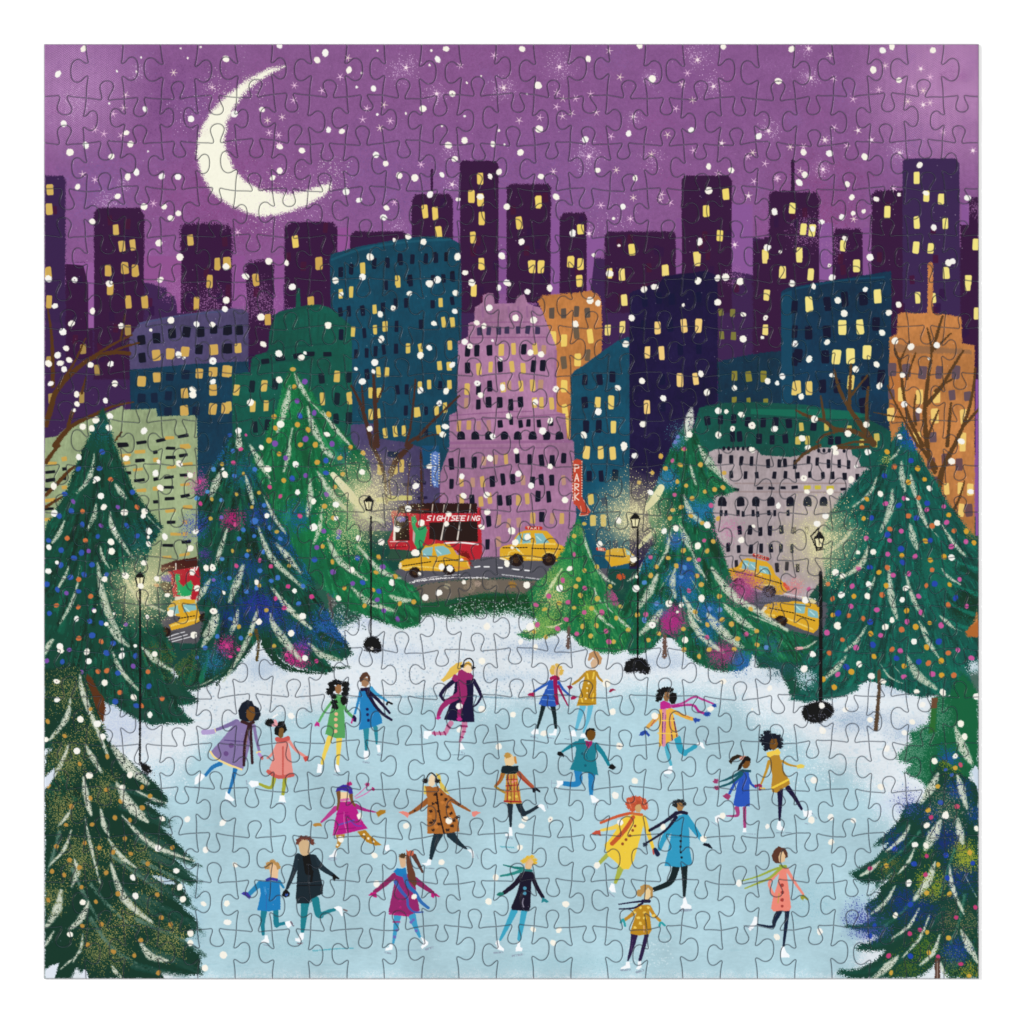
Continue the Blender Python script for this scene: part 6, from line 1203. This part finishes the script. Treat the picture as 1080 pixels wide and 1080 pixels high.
def groove(q):
    w_ = win(min(a[0] for a in q) - 4, min(a[1] for a in q) - 4, max(a[0] for a in q) + 4, max(a[1] for a in q) + 4)
    yy = ax[w_[0]][:, None]; xx = ax[w_[1]][None, :]
    d = np.full((yy.shape[0], xx.shape[1]), 99, np.float32)
    for (x1, y1), (x2, y2) in zip(q[:-1], q[1:]):
        dx, dy = x2 - x1, y2 - y1; L = dx * dx + dy * dy + 1e-9
        t = np.clip(((xx - x1) * dx + (yy - y1) * dy) / L, 0, 1)
        np.minimum(d, (xx - x1 - t * dx) ** 2 + (yy - y1 - t * dy) ** 2, out=d)
    h = -GD * np.exp(-d / (2 * GW * GW))
    HGT[w_] = np.minimum(HGT[w_], h)
GD, GW = 1.5, 0.46          # groove depth and width in photograph pixels
for k in range(1, 25):
    for j in range(20):
        groove(seam(node[k, j], node[k, j + 1], TV, 48.7, 1 if (k + j) % 2 else -1))
for j in range(1, 20):
    for i in range(25):
        groove(seam(node[i, j], node[i + 1, j], TH, 39.4, 1 if (i + j) % 2 else -1))
cut = np.clip((-HGT / GD - .3) / .6, 0, 1)[..., None] * .65      # inside the cut the print stops and grey board shows
COL += cut * (rgb('5C606A') - COL)
# the rounded outer rim
e = np.minimum(np.minimum(ax - X0, X1 - ax)[None, :], np.minimum(ax - X0, X1 - ax)[:, None])
HGT -= 1.6 * np.clip(1 - e / 1.7, 0, 1) ** 2
HGT += (GR4 - .5) * .25 + (GR2 - .5) * .035            # slight warp and linen tooth of the card

# ================================================================== MATERIALS
def srgb2lin(c): return np.where(c <= .04045, c / 12.92, ((np.clip(c, 0, 1) + .055) / 1.055) ** 2.4)
def mat(name, base=None, rough=.5, spec=.3):
    m = bpy.data.materials.new(name); m.use_nodes = True
    b = m.node_tree.nodes['Principled BSDF']
    b.inputs['Roughness'].default_value = rough
    b.inputs['Specular IOR Level'].default_value = spec
    if base: b.inputs['Base Color'].default_value = (*base, 1)
    return m, m.node_tree, b
def noisy(m, nt, b, src, scale, lo, hi):
    tc = nt.nodes.new('ShaderNodeTexCoord'); n = nt.nodes.new('ShaderNodeTexNoise'); n.inputs['Scale'].default_value = scale; n.inputs['Detail'].default_value = 3
    nt.links.new(tc.outputs['Object'], n.inputs['Vector'])
    r = nt.nodes.new('ShaderNodeMapRange'); r.inputs['To Min'].default_value = lo; r.inputs['To Max'].default_value = hi
    nt.links.new(n.outputs['Fac'], r.inputs['Value'])
    x = nt.nodes.new('ShaderNodeVectorMath'); x.operation = 'SCALE'
    if isinstance(src, tuple): x.inputs[0].default_value = src
    else: nt.links.new(src, x.inputs[0])
    nt.links.new(r.outputs['Result'], x.inputs['Scale']); nt.links.new(x.outputs['Vector'], b.inputs['Base Color'])
m_print, nt, b = mat('printed_card', rough=.3, spec=.2)
at = nt.nodes.new('ShaderNodeAttribute'); at.attribute_name = 'ink'
noisy(m_print, nt, b, at.outputs['Color'], 900, .95, 1.05)
m_card, nt, b = mat('grey_puzzle_board', rough=.8, spec=.2)
noisy(m_card, nt, b, (.30, .29, .31), 700, .85, 1.15)
m_table, nt, b = mat('white_backdrop_paper', rough=.9, spec=.1)
noisy(m_table, nt, b, (.98, .98, .98), 40, .997, 1.0)

# ================================================================== MESHES
SHEEN = .013          # the gloss of the card adds this much everywhere
root = bpy.data.objects.new('jigsaw_puzzle', None)
SC.collection.objects.link(root)
root['label'] = 'finished square jigsaw puzzle of a snowy city park with skaters, lying on white'
root['category'] = 'jigsaw puzzle'
TOP = 0.0017
COL += .07 * (COL.mean(-1, keepdims=True) - COL)
lin = np.clip(srgb2lin(COL).reshape(-1, 3).astype(np.float32) - SHEEN, .0008, 1) / LIGHT_GAIN
XW = ((ax - CX) * U); YW_ = ((CY - ax) * U)
P = np.empty((G, G, 3), np.float32)
P[..., 0] = XW[None, :]; P[..., 1] = YW_[:, None]; P[..., 2] = TOP + HGT * U
P = P.reshape(-1, 3)
# cell ownership; specks smaller than a brush dab go to their surroundings
cid = IDM[:N, :N].copy()
def fix(c):
    for _ in range(2):
        u_ = np.roll(c, 1, 0); d_ = np.roll(c, -1, 0); l_ = np.roll(c, 1, 1); r_ = np.roll(c, -1, 1)
        same = (c == u_).astype(np.int8) + (c == d_) + (c == l_) + (c == r_)
        c = np.where((same <= 1) & (u_ == d_), u_, np.where((same <= 1) & (l_ == r_), l_, c))
    return c
cid = fix(cid)
jj, ii = np.mgrid[0:N, 0:N]
v00 = (jj * G + ii).astype(np.int32)
order = np.argsort(cid, axis=None, kind='stable')
flat = cid.reshape(-1)[order]
bounds = np.searchsorted(flat, np.arange(1, len(MOTIFS) + 2))
objs = {}
def build(name, sel):
    a = v00.reshape(-1)[sel]
    quad = np.stack([a, a + G, a + G + 1, a + 1], 1).reshape(-1)
    uniq, inv = np.unique(quad, return_inverse=True)
    me = bpy.data.meshes.new(name)
    me.vertices.add(len(uniq)); me.vertices.foreach_set('co', P[uniq].reshape(-1))
    me.loops.add(len(quad)); me.loops.foreach_set('vertex_index', inv.astype(np.int32).reshape(-1))
    n_ = len(a)
    me.polygons.add(n_); me.polygons.foreach_set('loop_start', np.arange(0, 4 * n_, 4, dtype=np.int32))
    me.polygons.foreach_set('loop_total', np.full(n_, 4, np.int32))
    me.update(calc_edges=True)
    ca = me.color_attributes.new('ink', 'FLOAT_COLOR', 'POINT')
    c4 = np.ones((len(uniq), 4), np.float32); c4[:, :3] = lin[uniq]
    ca.data.foreach_set('color', c4.reshape(-1))
    me.materials.append(m_print)
    o = bpy.data.objects.new(name, me); SC.collection.objects.link(o)
    return o
for i, (name, label, par, grp) in enumerate(MOTIFS, 1):
    sel = order[bounds[i - 1]:bounds[i]]
    if len(sel) < 6: continue
    o = build(name, sel)
    if label: o['label'] = label
    objs[i] = o
for i, (name, label, par, grp) in enumerate(MOTIFS, 1):
    if i in objs: objs[i].parent = objs.get(par, root) if par else root

def box(name, x0, y0, x1, y1, z0, z1, m, parent=None, bev=0):
    me = bpy.data.meshes.new(name)
    v = [(x0, y0, z0), (x1, y0, z0), (x1, y1, z0), (x0, y1, z0), (x0, y0, z1), (x1, y0, z1), (x1, y1, z1), (x0, y1, z1)]
    me.from_pydata(v, [], [(3, 2, 1, 0), (4, 5, 6, 7), (0, 1, 5, 4), (1, 2, 6, 5), (2, 3, 7, 6), (3, 0, 4, 7)])
    me.materials.append(m)
    o = bpy.data.objects.new(name, me); SC.collection.objects.link(o); o.parent = parent
    return o
h = (X1 - X0) / 2 * U + .0002
mx = ((X0 + X1) / 2 - CX) * U
box('cardboard_backing', -h + mx, -h - mx, h + mx, h - mx, 0.0, TOP - 1.85 * U, m_card, root)
me = bpy.data.meshes.new('tabletop'); s_ = 6.0
me.from_pydata([(-s_, -s_, -.0002), (s_, -s_, -.0002), (s_, s_, -.0002), (-s_, s_, -.0002)], [], [(0, 1, 2, 3)])
me.materials.append(m_table)
tb = bpy.data.objects.new('background', me); SC.collection.objects.link(tb)
tb['kind'] = 'structure'
print('built', len(objs), 'printed parts in', round(time.time() - T0, 1), 's')
